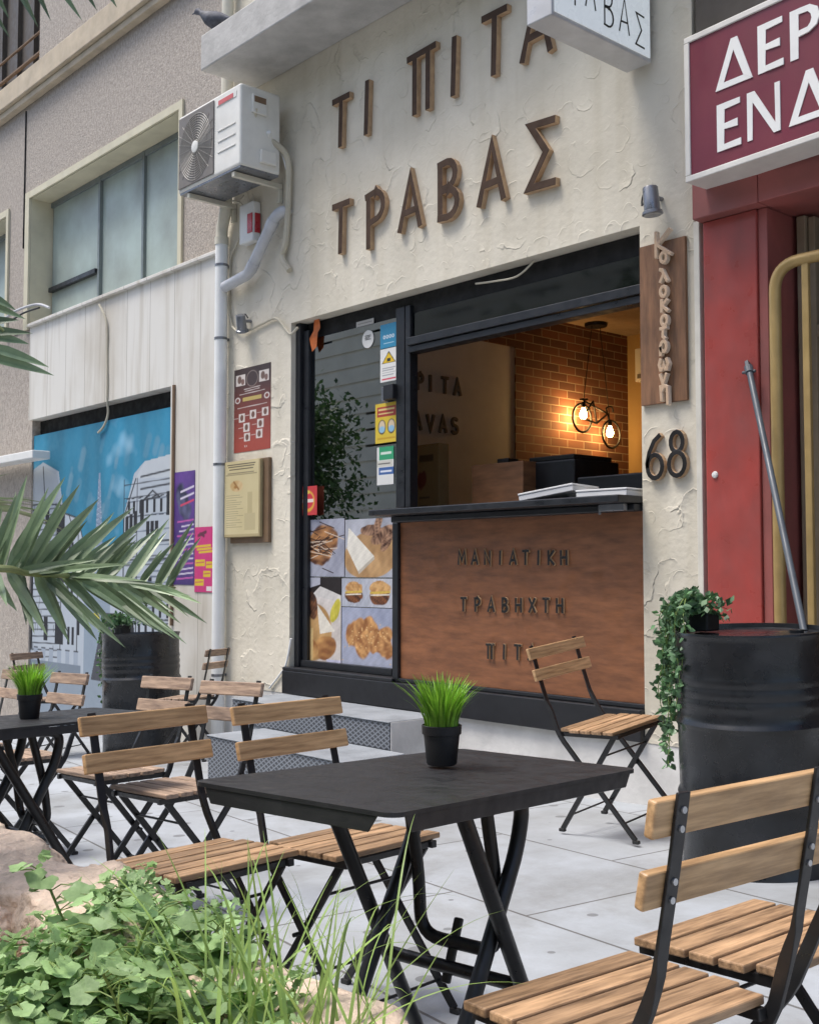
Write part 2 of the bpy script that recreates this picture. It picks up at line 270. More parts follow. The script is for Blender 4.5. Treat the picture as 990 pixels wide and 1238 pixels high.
MT['winglass'] = mat('frosted_window', (.36, .435, .40), .42, var=.18, scale=1.6, hue=(.33, .37, .34), spec=.35)
MT['winmetal'] = mat('window_aluminium', (.19, .22, .22), .45, metal=.2)
MT['bulb'] = mat('bulb_glow', (1, .8, .5), .3, emit=(1, .62, .22, 30))
MT['opp'] = mat('opposite_render', (.78, .71, .56), .9, var=.1, scale=1)
MT['oppdark'] = mat('opposite_dark', (.07, .075, .08), .5)
MT['treeleaf'] = mat('street_tree_leaf', (.05, .10, .03), .6, island=.4)
MT['bark'] = mat('bark', (.12, .09, .07), .9, bump=.8)
MT['pigeon'] = mat('pigeon_feathers', (.085, .09, .11), .7, var=.5, scale=16)
MT['rust'] = mat('rusty_edge', (.20, .13, .08), .8)
MT['yellow'] = mat('yellow_tin', (.55, .36, .03), .4)
MT['redplastic'] = mat('red_lens', (.42, .02, .03), .3)
MT['print'] = mat('print_ink', (1, 1, 1), .45, var=.0, attr='ink')
MT['printdull'] = mat('painted_wall', (1, 1, 1), .75, var=.06, scale=6, attr='ink')
MT['screw'] = mat('steel_screw', (.6, .6, .6), .3, metal=.8)

for k_, am in (('leaf', .35), ('grass', .35), ('wildgrass', .35), ('palm', .15), ('ivy', .2), ('treeleaf', .3)):      # thin leaves let some light through
    n, L, b = nodes(MT[k_]); tr = add(n, 'ShaderNodeBsdfTranslucent'); src = b.inputs['Base Color'].links[0].from_socket; L.new(src, tr.inputs[0])
    mx = add(n, 'ShaderNodeMixShader'); mx.inputs[0].default_value = am; L.new(b.outputs[0], mx.inputs[1]); L.new(tr.outputs[0], mx.inputs[2]); L.new(mx.outputs[0], n['Material Output'].inputs[0])
# ---------------------------------------------------------------- mesh builder
class MB:
    def __init__(s): s.v = []; s.f = []; s.m = []; s.k = 0
    def sweep(s, secs, m=0):               # (centre, half width x, half depth along its own y) rectangular sections
        V = []; F = []; k = len(secs)
        for i, (p, a, b) in enumerate(secs):
            d = (Vector(secs[min(i + 1, k - 1)][0]) - Vector(secs[max(i - 1, 0)][0])).normalized(); X_ = Vector((1, 0, 0)); X_ = (X_ - d * X_.dot(d)).normalized(); Y_ = d.cross(X_)
            for u, v in ((-1, -1), (1, -1), (1, 1), (-1, 1)): V.append(Vector(p) + X_ * (u * a) + Y_ * (v * b))
        for i in range(k - 1):
            for j in range(4): F.append((i * 4 + j, i * 4 + (j + 1) % 4, (i + 1) * 4 + (j + 1) % 4, (i + 1) * 4 + j))
        F += [(3, 2, 1, 0), (k * 4 - 4, k * 4 - 3, k * 4 - 2, k * 4 - 1)]
        s.raw(V, F, m); return s
    def poly(s, pts, m=0):
        i = len(s.v); s.v += [tuple(p) for p in pts]; s.f.append(tuple(range(i, i + len(pts)))); s.m.append(m)
    def raw(s, V, F, m=0):
        i = len(s.v); s.v += [tuple(p) for p in V]
        for f in F: s.f.append(tuple(i + a for a in f)); s.m.append(m)
    def box(s, lo, hi, m=0, M=None):
        x0, y0, z0 = lo; x1, y1, z1 = hi
        V = [Vector(p) for p in ((x0, y0, z0), (x1, y0, z0), (x1, y1, z0), (x0, y1, z0), (x0, y0, z1), (x1, y0, z1), (x1, y1, z1), (x0, y1, z1))]
        if M is not None: V = [M @ p for p in V]
        s.raw(V, [(0, 3, 2, 1), (4, 5, 6, 7), (0, 1, 5, 4), (1, 2, 6, 5), (2, 3, 7, 6), (3, 0, 4, 7)], m); return s
    def bar(s, a, b, wd, th, side=(1, 0, 0), m=0):
        a = Vector(a); b = Vector(b); d = (b - a).normalized(); sv = Vector(side); sv = (sv - d * sv.dot(d)).normalized(); tv = d.cross(sv)
        V = []
        for p in (a, b):
            for i, j in ((-1, -1), (1, -1), (1, 1), (-1, 1)): V.append(p + sv * (i * wd / 2) + tv * (j * th / 2))
        s.raw(V, [(3, 2, 1, 0), (4, 5, 6, 7), (0, 1, 5, 4), (1, 2, 6, 5), (2, 3, 7, 6), (3, 0, 4, 7)], m); return s
    def tube(s, pts, r, n=10, m=0, cap=True):
        P = [Vector(p) for p in pts]; k = len(P); rr = r if hasattr(r, '__len__') else [r] * k
        up = None; V = []; F = []
        for i, p in enumerate(P):
            d = (P[min(i + 1, k - 1)] - P[max(i - 1, 0)]).normalized()
            if up is None:
                up = Vector((0, 0, 1)) if abs(d.z) < .9 else Vector((1, 0, 0))
            a = (up - d * up.dot(d)).normalized(); c = d.cross(a); up = a
            for j in range(n):
                t = 2 * math.pi * j / n; V.append(p + a * (math.cos(t) * rr[i]) + c * (math.sin(t) * rr[i]))
        for i in range(k - 1):
            for j in range(n): F.append((i * n + j, i * n + (j + 1) % n, (i + 1) * n + (j + 1) % n, (i + 1) * n + j))
        if cap: F.append(tuple(range(n - 1, -1, -1))); F.append(tuple((k - 1) * n + j for j in range(n)))
        s.raw(V, F, m); return s
    def lathe(s, prof, c=(0, 0, 0), n=40, m=0, close=True):
        V = []; F = []; k = len(prof)
        for (r, z) in prof:
            for j in range(n): t = 2 * math.pi * j / n; V.append((c[0] + r * math.cos(t), c[1] + r * math.sin(t), c[2] + z))
        for i in range(k - 1):
            for j in range(n): F.append((i * n + j, i * n + (j + 1) % n, (i + 1) * n + (j + 1) % n, (i + 1) * n + j))
        if close: F.append(tuple(range(n - 1, -1, -1))); F.append(tuple((k - 1) * n + j for j in range(n)))
        s.raw(V, F, m); return s
    def build(s, name, mats, parent=None, smooth=False, bevel=0., seg=2, loc=None):
        me = bpy.data.meshes.new(name); me.from_pydata(s.v, [], s.f)
        for x in (mats if isinstance(mats, (list, tuple)) else [mats]): me.materials.append(x)
        me.polygons.foreach_set('material_index', s.m)
        if smooth: me.polygons.foreach_set('use_smooth', [True] * len(s.f))
        me.update()
        o = bpy.data.objects.new(name, me); COL.objects.link(o)
        if smooth:
            try: me.set_sharp_from_angle(angle=R(40))
            except Exception: pass
        if bevel:
            b = o.modifiers.new('bevel', 'BEVEL'); b.width = bevel; b.segments = seg; b.limit_method = 'ANGLE'; b.angle_limit = R(40)
        if parent: o.parent = parent
        if loc is not None: o.location = loc
        return o
def tag(o, label=None, cat=None, group=None, kind=None):
    if label: o['label'] = label
    if cat: o['category'] = cat
    if group: o['group'] = group
    if kind: o['kind'] = kind
    return o
def thing(name, label, cat, loc=(0, 0, 0), rz=0., group=None):
    o = bpy.data.objects.new(name, None); COL.objects.link(o); o.location = loc; o.rotation_euler = (0, 0, rz); o.empty_display_size = .1
    return tag(o, label, cat, group)
def copy_tree(o, parent=None):
    c = o.copy(); COL.objects.link(c)
    if parent: c.parent = parent
    for ch in [x for x in o.children]: copy_tree(ch, c)
    return c
TILT = Matrix.Rotation(-math.atan(.045), 3, 'Y')
def stand(o, x, y, th, rx=0., dz=0.):            # stands on the sloping pavement
    o.location = (x, y, g(x) + dz); o.rotation_euler = (Matrix.Rotation(rx, 3, 'X') @ TILT @ Matrix.Rotation(R(th), 3, 'Z')).to_euler()
def smoothpts(P, k=6):                      # Catmull-Rom through points
    P = [Vector(p) for p in P]; out = []
    for i in range(len(P) - 1):
        a = P[max(i - 1, 0)]; b = P[i]; c = P[i + 1]; d = P[min(i + 2, len(P) - 1)]
        for j in range(k):
            t = j / k; out.append(.5 * ((2 * b) + (c - a) * t + (2 * a - 5 * b + 4 * c - d) * t * t + (3 * b - a - 3 * c + d) * t ** 3))
    return out + [P[-1]]
def fillet(P, r, k=5):                      # polyline with rounded corners
    P = [Vector(p) for p in P]; out = [P[0]]
    for i in range(1, len(P) - 1):
        a = (P[i - 1] - P[i]); b = (P[i + 1] - P[i]); q = min(r, a.length * .45, b.length * .45)
        A = P[i] + a.normalized() * q; B = P[i] + b.normalized() * q
        for j in range(k + 1): t = j / k; out.append(A * (1 - t) ** 2 + P[i] * 2 * t * (1 - t) + B * t * t)
    return out + [P[-1]]
def wall_holes(mb, x0, x1, z0, z1, y0, y1, holes, m=0):   # holes: (x0,x1,z0,z1)
    xs = sorted({x0, x1, *[h[i] for h in holes for i in (0, 1) if x0 < h[i] < x1]}); zs = sorted({z0, z1, *[h[i] for h in holes for i in (2, 3) if z0 < h[i] < z1]})
    sol = lambda i, j: 0 <= i < len(xs) - 1 and 0 <= j < len(zs) - 1 and not any(h[0] - 1e-6 <= xs[i] and xs[i + 1] <= h[1] + 1e-6 and h[2] - 1e-6 <= zs[j] and zs[j + 1] <= h[3] + 1e-6 for h in holes)
    for i in range(len(xs) - 1):
        for j in range(len(zs) - 1):
            if not sol(i, j): continue
            a, b, c, d = xs[i], xs[i + 1], zs[j], zs[j + 1]
            mb.poly([(a, y0, c), (b, y0, c), (b, y0, d), (a, y0, d)], m); mb.poly([(b, y1, c), (a, y1, c), (a, y1, d), (b, y1, d)], m)
            if not sol(i - 1, j): mb.poly([(a, y1, c), (a, y0, c), (a, y0, d), (a, y1, d)], m)
            if not sol(i + 1, j): mb.poly([(b, y0, c), (b, y1, c), (b, y1, d), (b, y0, d)], m)
            if not sol(i, j - 1): mb.poly([(a, y1, c), (b, y1, c), (b, y0, c), (a, y0, c)], m)
            if not sol(i, j + 1): mb.poly([(a, y0, d), (b, y0, d), (b, y1, d), (a, y1, d)], m)

# ---------------------------------------------------------------- printed sheets: a fine grid whose points carry the ink colour
def sheet(name, p0, ex, ez, w_, h_, fn, nx, ny, mtl, parent=None, thick=.003):
    """p0 lower-left corner, ex unit vector along the width, ez up; the sheet faces ex x ez."""
    p0 = Vector(p0); ex = Vector(ex).normalized(); ez = Vector(ez).normalized(); nn = ex.cross(ez)
    u = np.linspace(0, 1, nx + 1); v = np.linspace(0, 1, ny + 1); U, V = np.meshgrid(u, v)
    rgb = fn(U, V).reshape(-1, 3); N = (nx + 1) * (ny + 1)
    P = np.array(p0)[None] + U.reshape(-1, 1) * np.array(ex)[None] * w_ + V.reshape(-1, 1) * np.array(ez)[None] * h_ + np.array(nn)[None] * thick
    i = np.arange(nx); j = np.arange(ny); I, J = np.meshgrid(i, j); b = (J * (nx + 1) + I).reshape(-1)
    F = np.stack([b, b + 1, b + nx + 2, b + nx + 1], 1).tolist()
    V_ = P.tolist(); back = [p0, p0 + ex * w_, p0 + ex * w_ + ez * h_, p0 + ez * h_]; V_ += [tuple(p) for p in back]
    c = [0, nx, N - 1, N - 1 - nx]
    for k in range(4): F.append([c[k], N + k, N + (k + 1) % 4, c[(k + 1) % 4]])
    F.append([N + 3, N + 2, N + 1, N])
    me = bpy.data.meshes.new(name); me.from_pydata(V_, [], F); me.materials.append(mtl)
    at = me.color_attributes.new('ink', 'FLOAT_COLOR', 'POINT'); colr = np.ones((N + 4, 4)); colr[:N, :3] = rgb; colr[N:, :3] = rgb.mean(0)
    at.data.foreach_set('color', colr.astype(np.float32).reshape(-1)); me.update()
    o = bpy.data.objects.new(name, me); COL.objects.link(o)
    if parent: o.parent = parent
    return o
class Art:                                  # small painter working on arrays
    def __init__(s, U, V, asp, bgc): s.U = U; s.V = V; s.x = U * asp; s.y = V; s.a = asp; s.c = np.ones(U.shape + (3,)) * np.array(bgc)
    def put(s, mask, col, al=1.):
        mm = (np.clip(mask, 0, 1) * al)[..., None]; s.c = s.c * (1 - mm) + np.array(col) * mm; return s
    def rect(s, u0, v0, u1, v1, col, al=1.): return s.put(((s.U >= u0) & (s.U <= u1) & (s.V >= v0) & (s.V <= v1)).astype(float), col, al)
    def ell(s, u, v, ru, rv, col, soft=.15, al=1., rot=0.):
        dx = (s.U - u) * s.a; dy = s.V - v; c, q = math.cos(rot), math.sin(rot); X_ = (dx * c + dy * q) / (ru * s.a); Y_ = (-dx * q + dy * c) / rv
        return s.put(np.clip((1 - np.hypot(X_, Y_)) / soft, 0, 1), col, al)
    def line(s, u0, v0, u1, v1, wd, col, al=1.):
        ax, ay, bx, by = u0 * s.a, v0, u1 * s.a, v1; L2 = (bx - ax) ** 2 + (by - ay) ** 2 + 1e-12
        t = np.clip(((s.x - ax) * (bx - ax) + (s.y - ay) * (by - ay)) / L2, 0, 1); d = np.hypot(s.x - ax - t * (bx - ax), s.y - ay - t * (by - ay))
        return s.put(np.clip((wd - d) / (wd * .5), 0, 1), col, al)
    def pg(s, pts, col, al=1.):
        ins = np.zeros(s.U.shape, bool); n = len(pts)
        for i in range(n):
            (xa, ya), (xb, yb) = pts[i], pts[(i + 1) % n]
            if ya == yb: continue
            cnd = ((ya > s.V) != (yb > s.V)) & (s.U < (xb - xa) * (s.V - ya) / (yb - ya) + xa); ins ^= cnd
        return s.put(ins.astype(float), col, al)
    def text(s, u, v, h, txt, col, wd=None):    # small lettering from the stroke alphabet
        adv = u
        for ch in txt:
            if ch == ' ': adv += h * .5 / s.a; continue
            st, wch = GL[ch]
            for pl in st:
                for (a, b), (c, d) in zip(pl[:-1], pl[1:]): s.line(adv + a * h / s.a, v + b * h, adv + c * h / s.a, v + d * h, wd or h * .09, col)
            adv += (wch + .22) * h / s.a
        return s
    def noise(s, amp, f=8, seed=0):
        r = np.random.default_rng(seed); t = np.zeros(s.U.shape)
        for k in range(5):
            a, b, p = r.normal(size=3) * f; q = r.normal(size=2) * f
            t += np.sin(a * s.x + b * s.y + p + 1.7 * np.sin(q[0] * s.x + q[1] * s.y))
        s.c = np.clip(s.c * (1 + amp * t[..., None] / 3), 0, 1); return s
def fbm(x, y, seed, f=6, octv=4):
    r = np.random.default_rng(seed); t = np.zeros(x.shape); am = 1.
    for k in range(octv):
        for q in range(3):
            a, b = r.normal(size=2) * f; p = r.uniform(0, 6.28); t += am * np.sin(a * x + b * y + p)
        am *= .6; f *= 1.9
    return t / 3

# ---------------------------------------------------------------- stroke alphabet (unit height): strokes, width
def arc(cx, cy, rx, ry, a0, a1, k=10): return [(cx + rx * math.cos(R(a0 + (a1 - a0) * i / k)), cy + ry * math.sin(R(a0 + (a1 - a0) * i / k))) for i in range(k + 1)]
GL = {
 'Τ': ([[(0, 1), (.52, 1)], [(.27, .97), (.24, 0)]], .52), 'Ι': ([[(.06, 1), (.02, 0)]], .08), 'Π': ([[(-.04, .97), (.62, 1)], [(.13, .95), (.12, 0)], [(.46, .96), (.45, 0)]], .58),
 'Α': ([[(0, 0), (.30, 1), (.56, 0)], [(.10, .30), (.48, .32)]], .56), 'Ρ': ([[(.06, 0), (.06, .96)], [(.0, .96), (.25, 1)] + arc(.25, .74, .24, .26, 90, -90) + [(.08, .44)]], .5),
 'Β': ([[(.05, .02), (.05, .96)], [(.02, .98), (.22, 1)] + arc(.24, .77, .2, .23, 90, -90, 8) + [(.1, .53)], [(.1, .5), (.24, .5)] + arc(.24, .25, .25, .25, 90, -90, 8) + [(.02, .02)]], .5),
 'Σ': ([[(.52, .97), (.04, 1), (.36, .52), (0, .02), (.52, 0)]], .54), 'Μ': ([[(0, 0), (.06, 1), (.34, .3), (.62, 1), (.68, 0)]], .68), 'Ν': ([[(.02, 0), (.02, 1), (.5, 0), (.5, 1)]], .52),
 'Κ': ([[(.03, 0), (.03, 1)], [(.48, 1), (.06, .48), (.5, 0)]], .5), 'Η': ([[(.02, 0), (.02, 1)], [(.5, 0), (.5, 1)], [(.04, .5), (.48, .52)]], .52), 'Χ': ([[(0, 1), (.52, 0)], [(.5, 1), (0, 0)]], .52),
 'Ε': ([[(.48, 1), (.03, 1), (.03, 0), (.48, 0)], [(.05, .5), (.4, .5)]], .5), 'Δ': ([[(0, 0), (.3, 1), (.6, 0), (0, 0)]], .6), 'Ο': ([arc(.3, .5, .3, .5, 0, 360, 18)], .6),
 '6': ([[(.44, .98), (.26, .86), (.1, .6), (.03, .35)] + arc(.28, .27, .24, .27, 180, 540, 16)], .54), '8': ([arc(.27, .77, .19, .23, 270, -90, 14), arc(.27, .27, .25, .27, 90, 450, 16)], .54),
 'κ': ([[(.05, 0), (.05, 1)], [(.42, .95), (.1, .5), (.45, 0)]], .46), 'ο': ([arc(.26, .5, .24, .5, 0, 360, 16)], .52), 'λ': ([[(.0, 1), (.14, .95), (.46, 0)], [(.26, .6), (.02, 0)]], .46), 'τ': ([[(0, .95), (.46, 1)], [(.24, .95), (.2, .2), (.34, 0)]], .46),
 'ρ': ([[(.04, -.25)] + [(.04, .5)] + arc(.27, .5, .22, .48, 180, -170, 16)], .5), 'ω': ([[(.12, .95), (.02, .5), (.12, .05), (.3, .1), (.34, .55), (.38, .1), (.56, .05), (.66, .5), (.54, .95)]], .68),
 'ν': ([[(0, 1), (.2, 0), (.46, 1)]], .46), 'η': ([[(.04, .95), (.08, 0)], [(.08, .6), (.25, .95), (.4, .85), (.42, -.3)]], .48),
 'P': ([[(.06, 0), (.06, 1), (.25, 1)] + arc(.25, .74, .24, .26, 90, -90) + [(.08, .48)]], .5), 'I': ([[(.05, 0), (.05, 1)]], .1), 'T': ([[(0, 1), (.52, 1)], [(.26, .97), (.26, 0)]], .52),
 'A': ([[(0, 0), (.28, 1), (.56, 0)], [(.10, .32), (.46, .32)]], .56), 'V': ([[(0, 1), (.28, 0), (.56, 1)]], .56), 'S': ([[(.45, .9)] + arc(.25, .75, .22, .24, 40, 250, 10) + arc(.25, .25, .24, .26, 80, -150, 10)], .5), 'R': ([[(.06, 0), (.06, 1), (.25, 1)] + arc(.25, .76, .22, .24, 90, -90) + [(.1, .52), (.48, 0)]], .5),
}
def ribbon(mb, pts, sw, depth, to3, k, mf=0, ms=1):
    """flat stroke of width sw and given depth; to3(u,v,d) maps letter plane + depth to space."""
    P = [Vector((a, b)) for a, b in pts]; n = len(P); closed = n > 3 and (P[0] - P[-1]).length < 1e-4
    if closed: P = P[:-1]; n -= 1
    Lp = []; Rp = []
    for i in range(n):
        a = P[i - 1] if (i > 0 or closed) else None; c = P[(i + 1) % n] if (i < n - 1 or closed) else None
        d1 = (P[i] - a).normalized() if a is not None else None; d2 = (c - P[i]).normalized() if c is not None else None
        d1 = d1 or d2; d2 = d2 or d1; t = d1 + d2; t = t.normalized() if t.length > 1e-4 else d1
        nn = Vector((-t.y, t.x)); cs = max(.45, nn.dot(Vector((-d1.y, d1.x)))); h = sw / 2 / cs
        q = P[i].copy()
        if not closed and i == 0: q -= d2 * sw * .3
        if not closed and i == n - 1: q += d1 * sw * .3
        Lp.append(q + nn * h); Rp.append(q - nn * h)
    fd = depth + k; V = []
    for A in (Lp, Rp):
        for q in A: V.append(to3(q.x, q.y, fd))
    for A in (Lp, Rp):
        for q in A: V.append(to3(q.x, q.y, 0))
    m = n if closed else n - 1; Ff = []; Fs = []
    for i in range(m):
        j = (i + 1) % n; Ff.append((n + i, n + j, j, i)); Fs.append((i, j, 2 * n + j, 2 * n + i)); Fs.append((3 * n + i, 3 * n + j, n + j, n + i))
    if not closed: Fs.append((n, 0, 2 * n, 3 * n)); Fs.append((n - 1, 2 * n - 1, 4 * n - 1, 3 * n - 1))
    i0 = len(mb.v); mb.raw(V, Ff, mf); mb.v = mb.v[:i0] + mb.v[i0:]
    for f in Fs: mb.f.append(tuple(i0 + a for a in f)); mb.m.append(ms)
def letter(ch, to3, hgt, sw, depth, mats, parent, wide=1., name='letter'):
    mb = MB(); st, wch = GL[ch]
    for k, pl in enumerate(st): ribbon(mb, [(a * hgt * wide, b * hgt) for a, b in pl], sw, depth, to3, k * .0008)
    return mb.build(name, mats, parent, bevel=min(.004, sw * .12), seg=2)
def on_wall(p, y, out=-1):                    # letters on a plane facing -Y: u -> +X, v -> +Z, depth -> -Y
    return lambda u, v, d: Vector((p[0] + u, y + out * d, p[1] + v))

# ================================================================ GROUND
def ground(name, x0, x1, y0, y1, m, dz=0.):
    mb = MB(); xs = [x0] + [v for v in np.arange(-14, 6, .5) if x0 < v < x1] + [x1]
    for a, b in zip(xs[:-1], xs[1:]):
        za, zb = g(min(max(a, -14), 1)) + dz, g(min(max(b, -14), 1)) + dz
        mb.poly([(a, y0, za), (b, y0, zb), (b, y1, zb), (a, y1, za)])
    return tag(mb.build(name, m), kind='structure')
ground('pavement', -60, 40, -6.2, 1.0, MT['pave'])
ground('road', -60, 40, -11.2, -6.25, MT['asphalt'], -.13)
ground('far_pavement', -60, 40, -16, -11.25, MT['concrete'])
mb = MB(); mb.box((-60, -6.25, -1.2), (40, -6.2, -.01)); tag(mb.build('kerb', MT['concrete']), kind='structure')

# ================================================================ THE SHOP BUILDING
XL = W(351, 600).x; XR = W(775.5, 520).x; ZT = W(560, 332.5).z; XP = W(271, 600).x - .02; XE = W(841.5, 480).x
ZB0 = .235; ZB1 = .405                                   # black base
shop = thing('shop_building', 'cream trowelled plaster street shop with black framed serving hatch', 'shop', (-5, 0, 0))
def SB(mb, name, m, **k):
    o = mb.build(name, m, None, **k); o.parent = shop; o.matrix_parent_inverse = Matrix.Translation((5, 0, 0)); return o
mb = MB(); wall_holes(mb, XP, XE, ZB0 + .002, 9, 0, .30, [(XL, XR, ZB0, ZT)]); SB(mb, 'plaster_wall', MT['plaster'])
mb = MB(); mb.box((XP, .004, -1), (XE, .30, ZB0)); SB(mb, 'plinth', MT['plinth'])
mb = MB(); mb.box((XL - .045, -.035, ZB0 + .004), (XR - .002, .22, ZB1), 0)
mb.box((XL - .045, -.032, ZB1), (W(478, 800).x, .2, ZB1 + .025)); SB(mb, 'black_base', MT['black'], bevel=.006)
# white corner trim strip and the dark joint beside the neighbour
mb = MB(); mb.box((XE + .002, -.012, -.02), (XE + .035, .2, W(843, 268).z)); SB(mb, 'corner_trim', mat('trim_white', (.66, .63, .55), .6), bevel=.003)
# opening: frame set back
YF = .09
def fx(px, py): return W(px, py, YF).x
def fz(px, py): return W(px, py, YF).z
zTr1 = fz(600, 386); zTr0 = fz(600, 405)                   # transom rail
zBox = fz(600, 352)                                         # bottom of the dark shutter slot
xm0 = fx(480, 560); xm1 = fx(497, 560)                      # mullion
zGl = fz(420, 628)                                          # top of food prints
zCt = W(600, 609, -.12).z                                   # counter top height
fr = MB()
fr.box((XL + .002, YF - .05, ZB1 + .026), (XL + .055, YF + .06, ZT - .002)); fr.box((XL + .058, YF - .02, ZB1 + .026), (fx(375, 560), YF + .05, ZT - .06))
fr.box((xm0, YF - .012, zCt + .03), (xm0 + (xm1 - xm0) * .62, YF + .05, ZT - .07)); fr.box((xm0 + (xm1 - xm0) * .66, YF - .01, zCt + .03), (xm1, YF + .06, ZT - .07))
fr.box((XL + .057, YF - .035, ZB1 + .027), (fx(478, 800), YF + .05, ZB1 + .075))
SB(fr, 'window_frame', MT['frame'], bevel=.004)
mb = MB(); mb.box((xm1 + .002, YF - .03, zTr0), (XR - .004, YF + .06, zTr0 + (zTr1 - zTr0) * .42)); mb.box((xm1 + .002, YF - .045, zTr0 + (zTr1 - zTr0) * .46), (XR - .004, YF + .06, zTr1)); SB(mb, 'transom_rail', MT['frame'], bevel=.004)
mb = MB(); mb.box((XL + .06, YF + .02, zBox), (XR - .003, YF + .16, ZT - .003)); SB(mb, 'shutter_box', MT['soot'])
mb = MB(); mb.box((fx(376, 560), YF + .012, ZB1 + .076), (xm0 - .002, YF + .018, zBox - .002)); SB(mb, 'glass_pane', MT['glassdoor'])
mb = MB(); mb.box((xm1 + .004, YF + .012, zTr1 + .002), (XR - .005, YF + .018, zBox - .002)); SB(mb, 'transom_pane', MT['transom'])
# counter front: black frame + stained plywood, counter shelf
px0 = W(484, 720, .02).x; pz0 = W(600, 832, .02).z; pz1 = W(484, 631, .02).z
mb = MB(); mb.box((px0 + .001, .02, pz0), (XR - .004, .06, zCt - .07)); SB(mb, 'counter_panel', MT['panel'])
mb = MB(); xa = W(474.5, 720, .0).x
mb.box((xa, -.004, ZB1 + .002), (px0, .08, zCt - .075)); mb.box((px0 + .001, .0, ZB1 + .002), (XR - .003, .07, pz0 - .001)); SB(mb, 'counter_frame', MT['frame'], bevel=.004)
mb = MB(); mb.box((W(445, 617, -.2).x, -.2, zCt - .035), (XR - .004, .42, zCt + .004)); mb.box((xa + .05, -.06, zCt - .075), (XR - .01, .02, zCt - .037)); SB(mb, 'counter_shelf', MT['frame'], bevel=.006)
mb = MB(); mb.box((XR - .2, -.11, zCt - .075), (XR - .04, -.075, zCt - .036)); mb.tube([(XR - .21, -.09, zCt - .036), (XR - .21, -.09, zCt - .09)], .008); SB(mb, 'hatch_latch', MT['galv'], bevel=.004)
# interior
IXL, IYB, IZF, IZC = -6.85, 4.0, .36, 3.40
ct = -6.75
mb = MB(); mb.box((ct - .1, .27, IZF - .05), (ct, 2.42, 3.09)); SB(mb, 'side_wall', MT['interior'])
mb = MB(); mb.box((ct - .1, 2.412, IZF - .05), (ct + .012, IYB + .05, IZC + .05)); mb.box((ct - .1, .26, 3.085), (ct + .012, 2.415, IZC + .05)); SB(mb, 'brick_wall', MT['brick'])
mb = MB(); mb.box((ct - .2, IYB + .002, IZF - .2), (-2.6, IYB + .1, IZC + .2)); mb.box((-3.2, .25, IZF - .05), (-3.1, IYB + .05, IZC + .05)); SB(mb, 'back_wall', MT['backwall'])
mb = MB(); mb.box((ct - .2, .25, IZC + .002), (-2.6, IYB + .2, IZC + .1)); SB(mb, 'ceiling', MT['ceil'])
mb = MB(); mb.box((ct - .1, .225, IZF - .1), (-2.6, IYB + .1, IZF - .002)); SB(mb, 'floor', MT['ifloor'])
# interior wall lettering (part of the wall, plain thick letters)
def wall_letters(txt, y0, z0, hgt, stp, name):
    t = thing(name, *{'pita': ('dark block lettering TI PITA on the beige inner side wall', 'lettering'), 'travas': ('dark block lettering TRAVAS low on the beige inner side wall', 'lettering')}[name.split('_')[1]], loc=(ct, y0, z0))
    y = 0
    for ch in txt:
        if ch != ' ': letter(ch, lambda u, v, d, y=y: Vector((d, y + u, v)), hgt, hgt * .2, .02, [MT['lgrey'], MT['lgrey']], t)
        y += stp if ch != ' ' else stp * .7
    return t
p = X(503, 466, ct); q = X(548, 474, ct); stp = (q.y - p.y) / 3.0
wall_letters('TI PITA', p.y - 2.7 * stp, p.z - .03, .125, stp, 'lettering_pita')
p = X(500, 514, ct); wall_letters('TRAVAS', p.y - 2 * stp, p.z - .03, .125, stp, 'lettering_travas')

# steps
YS1, YS2 = -.463, -.915; XS = -5.07
st = thing('entrance_steps', 'two low concrete steps with patterned metal risers below the black base', 'steps', (-5.7, -.5, g(-5.7)))
def STP(mb, name, m, **k):
    o = mb.build(name, m, None, **k); o.parent = st; o.matrix_parent_inverse = Matrix.Translation(-st.location); return o
mb = MB(); mb.box((-6.75, YS1 + .004, -1), (XS - .004, -.036, ZB0 - .006)); mb.box((-6.33, YS2 + .004, -1), (-4.93, YS1 - .002, .064)); STP(mb, 'step_core', MT['concrete'])
mb = MB(); mb.box((-6.76, YS1 - .012, ZB0 - .005), (XS, -.037, ZB0 + .003)); STP(mb, 'upper_tread', MT['concrete'], bevel=.004)
mb = MB(); mb.box((-6.34, YS2 - .012, .065), (-4.92, YS1 - .014, .073)); STP(mb, 'lower_tread', MT['concrete'], bevel=.004)
mb = MB(); mb.box((-6.75, YS1 - .003, .075), (XS - .004, YS1 + .002, ZB0 - .008)); STP(mb, 'upper_riser', MT['tread'])
mb = MB(); mb.box((-6.33, YS2 - .003, -.6), (-4.93, YS2 + .002, .062)); STP(mb, 'lower_riser', MT['tread'])
mb = MB(); mb.box((XS - .003, YS1 + .004, -.5), (XS + .006, .002, ZB0 - .002)); STP(mb, 'step_cheek', MT['plinth'])

# ================================================================ CANOPY, UPPER PARTS
cz = 4.856
mb = MB(); mb.box((-7.22, -.49, cz), (-2.9, -.002, cz + .27)); tag(mb.build('canopy', MT['canopy'], bevel=.01), 'thick grey concrete canopy slab jutting out above the plaster shop front', 'canopy')
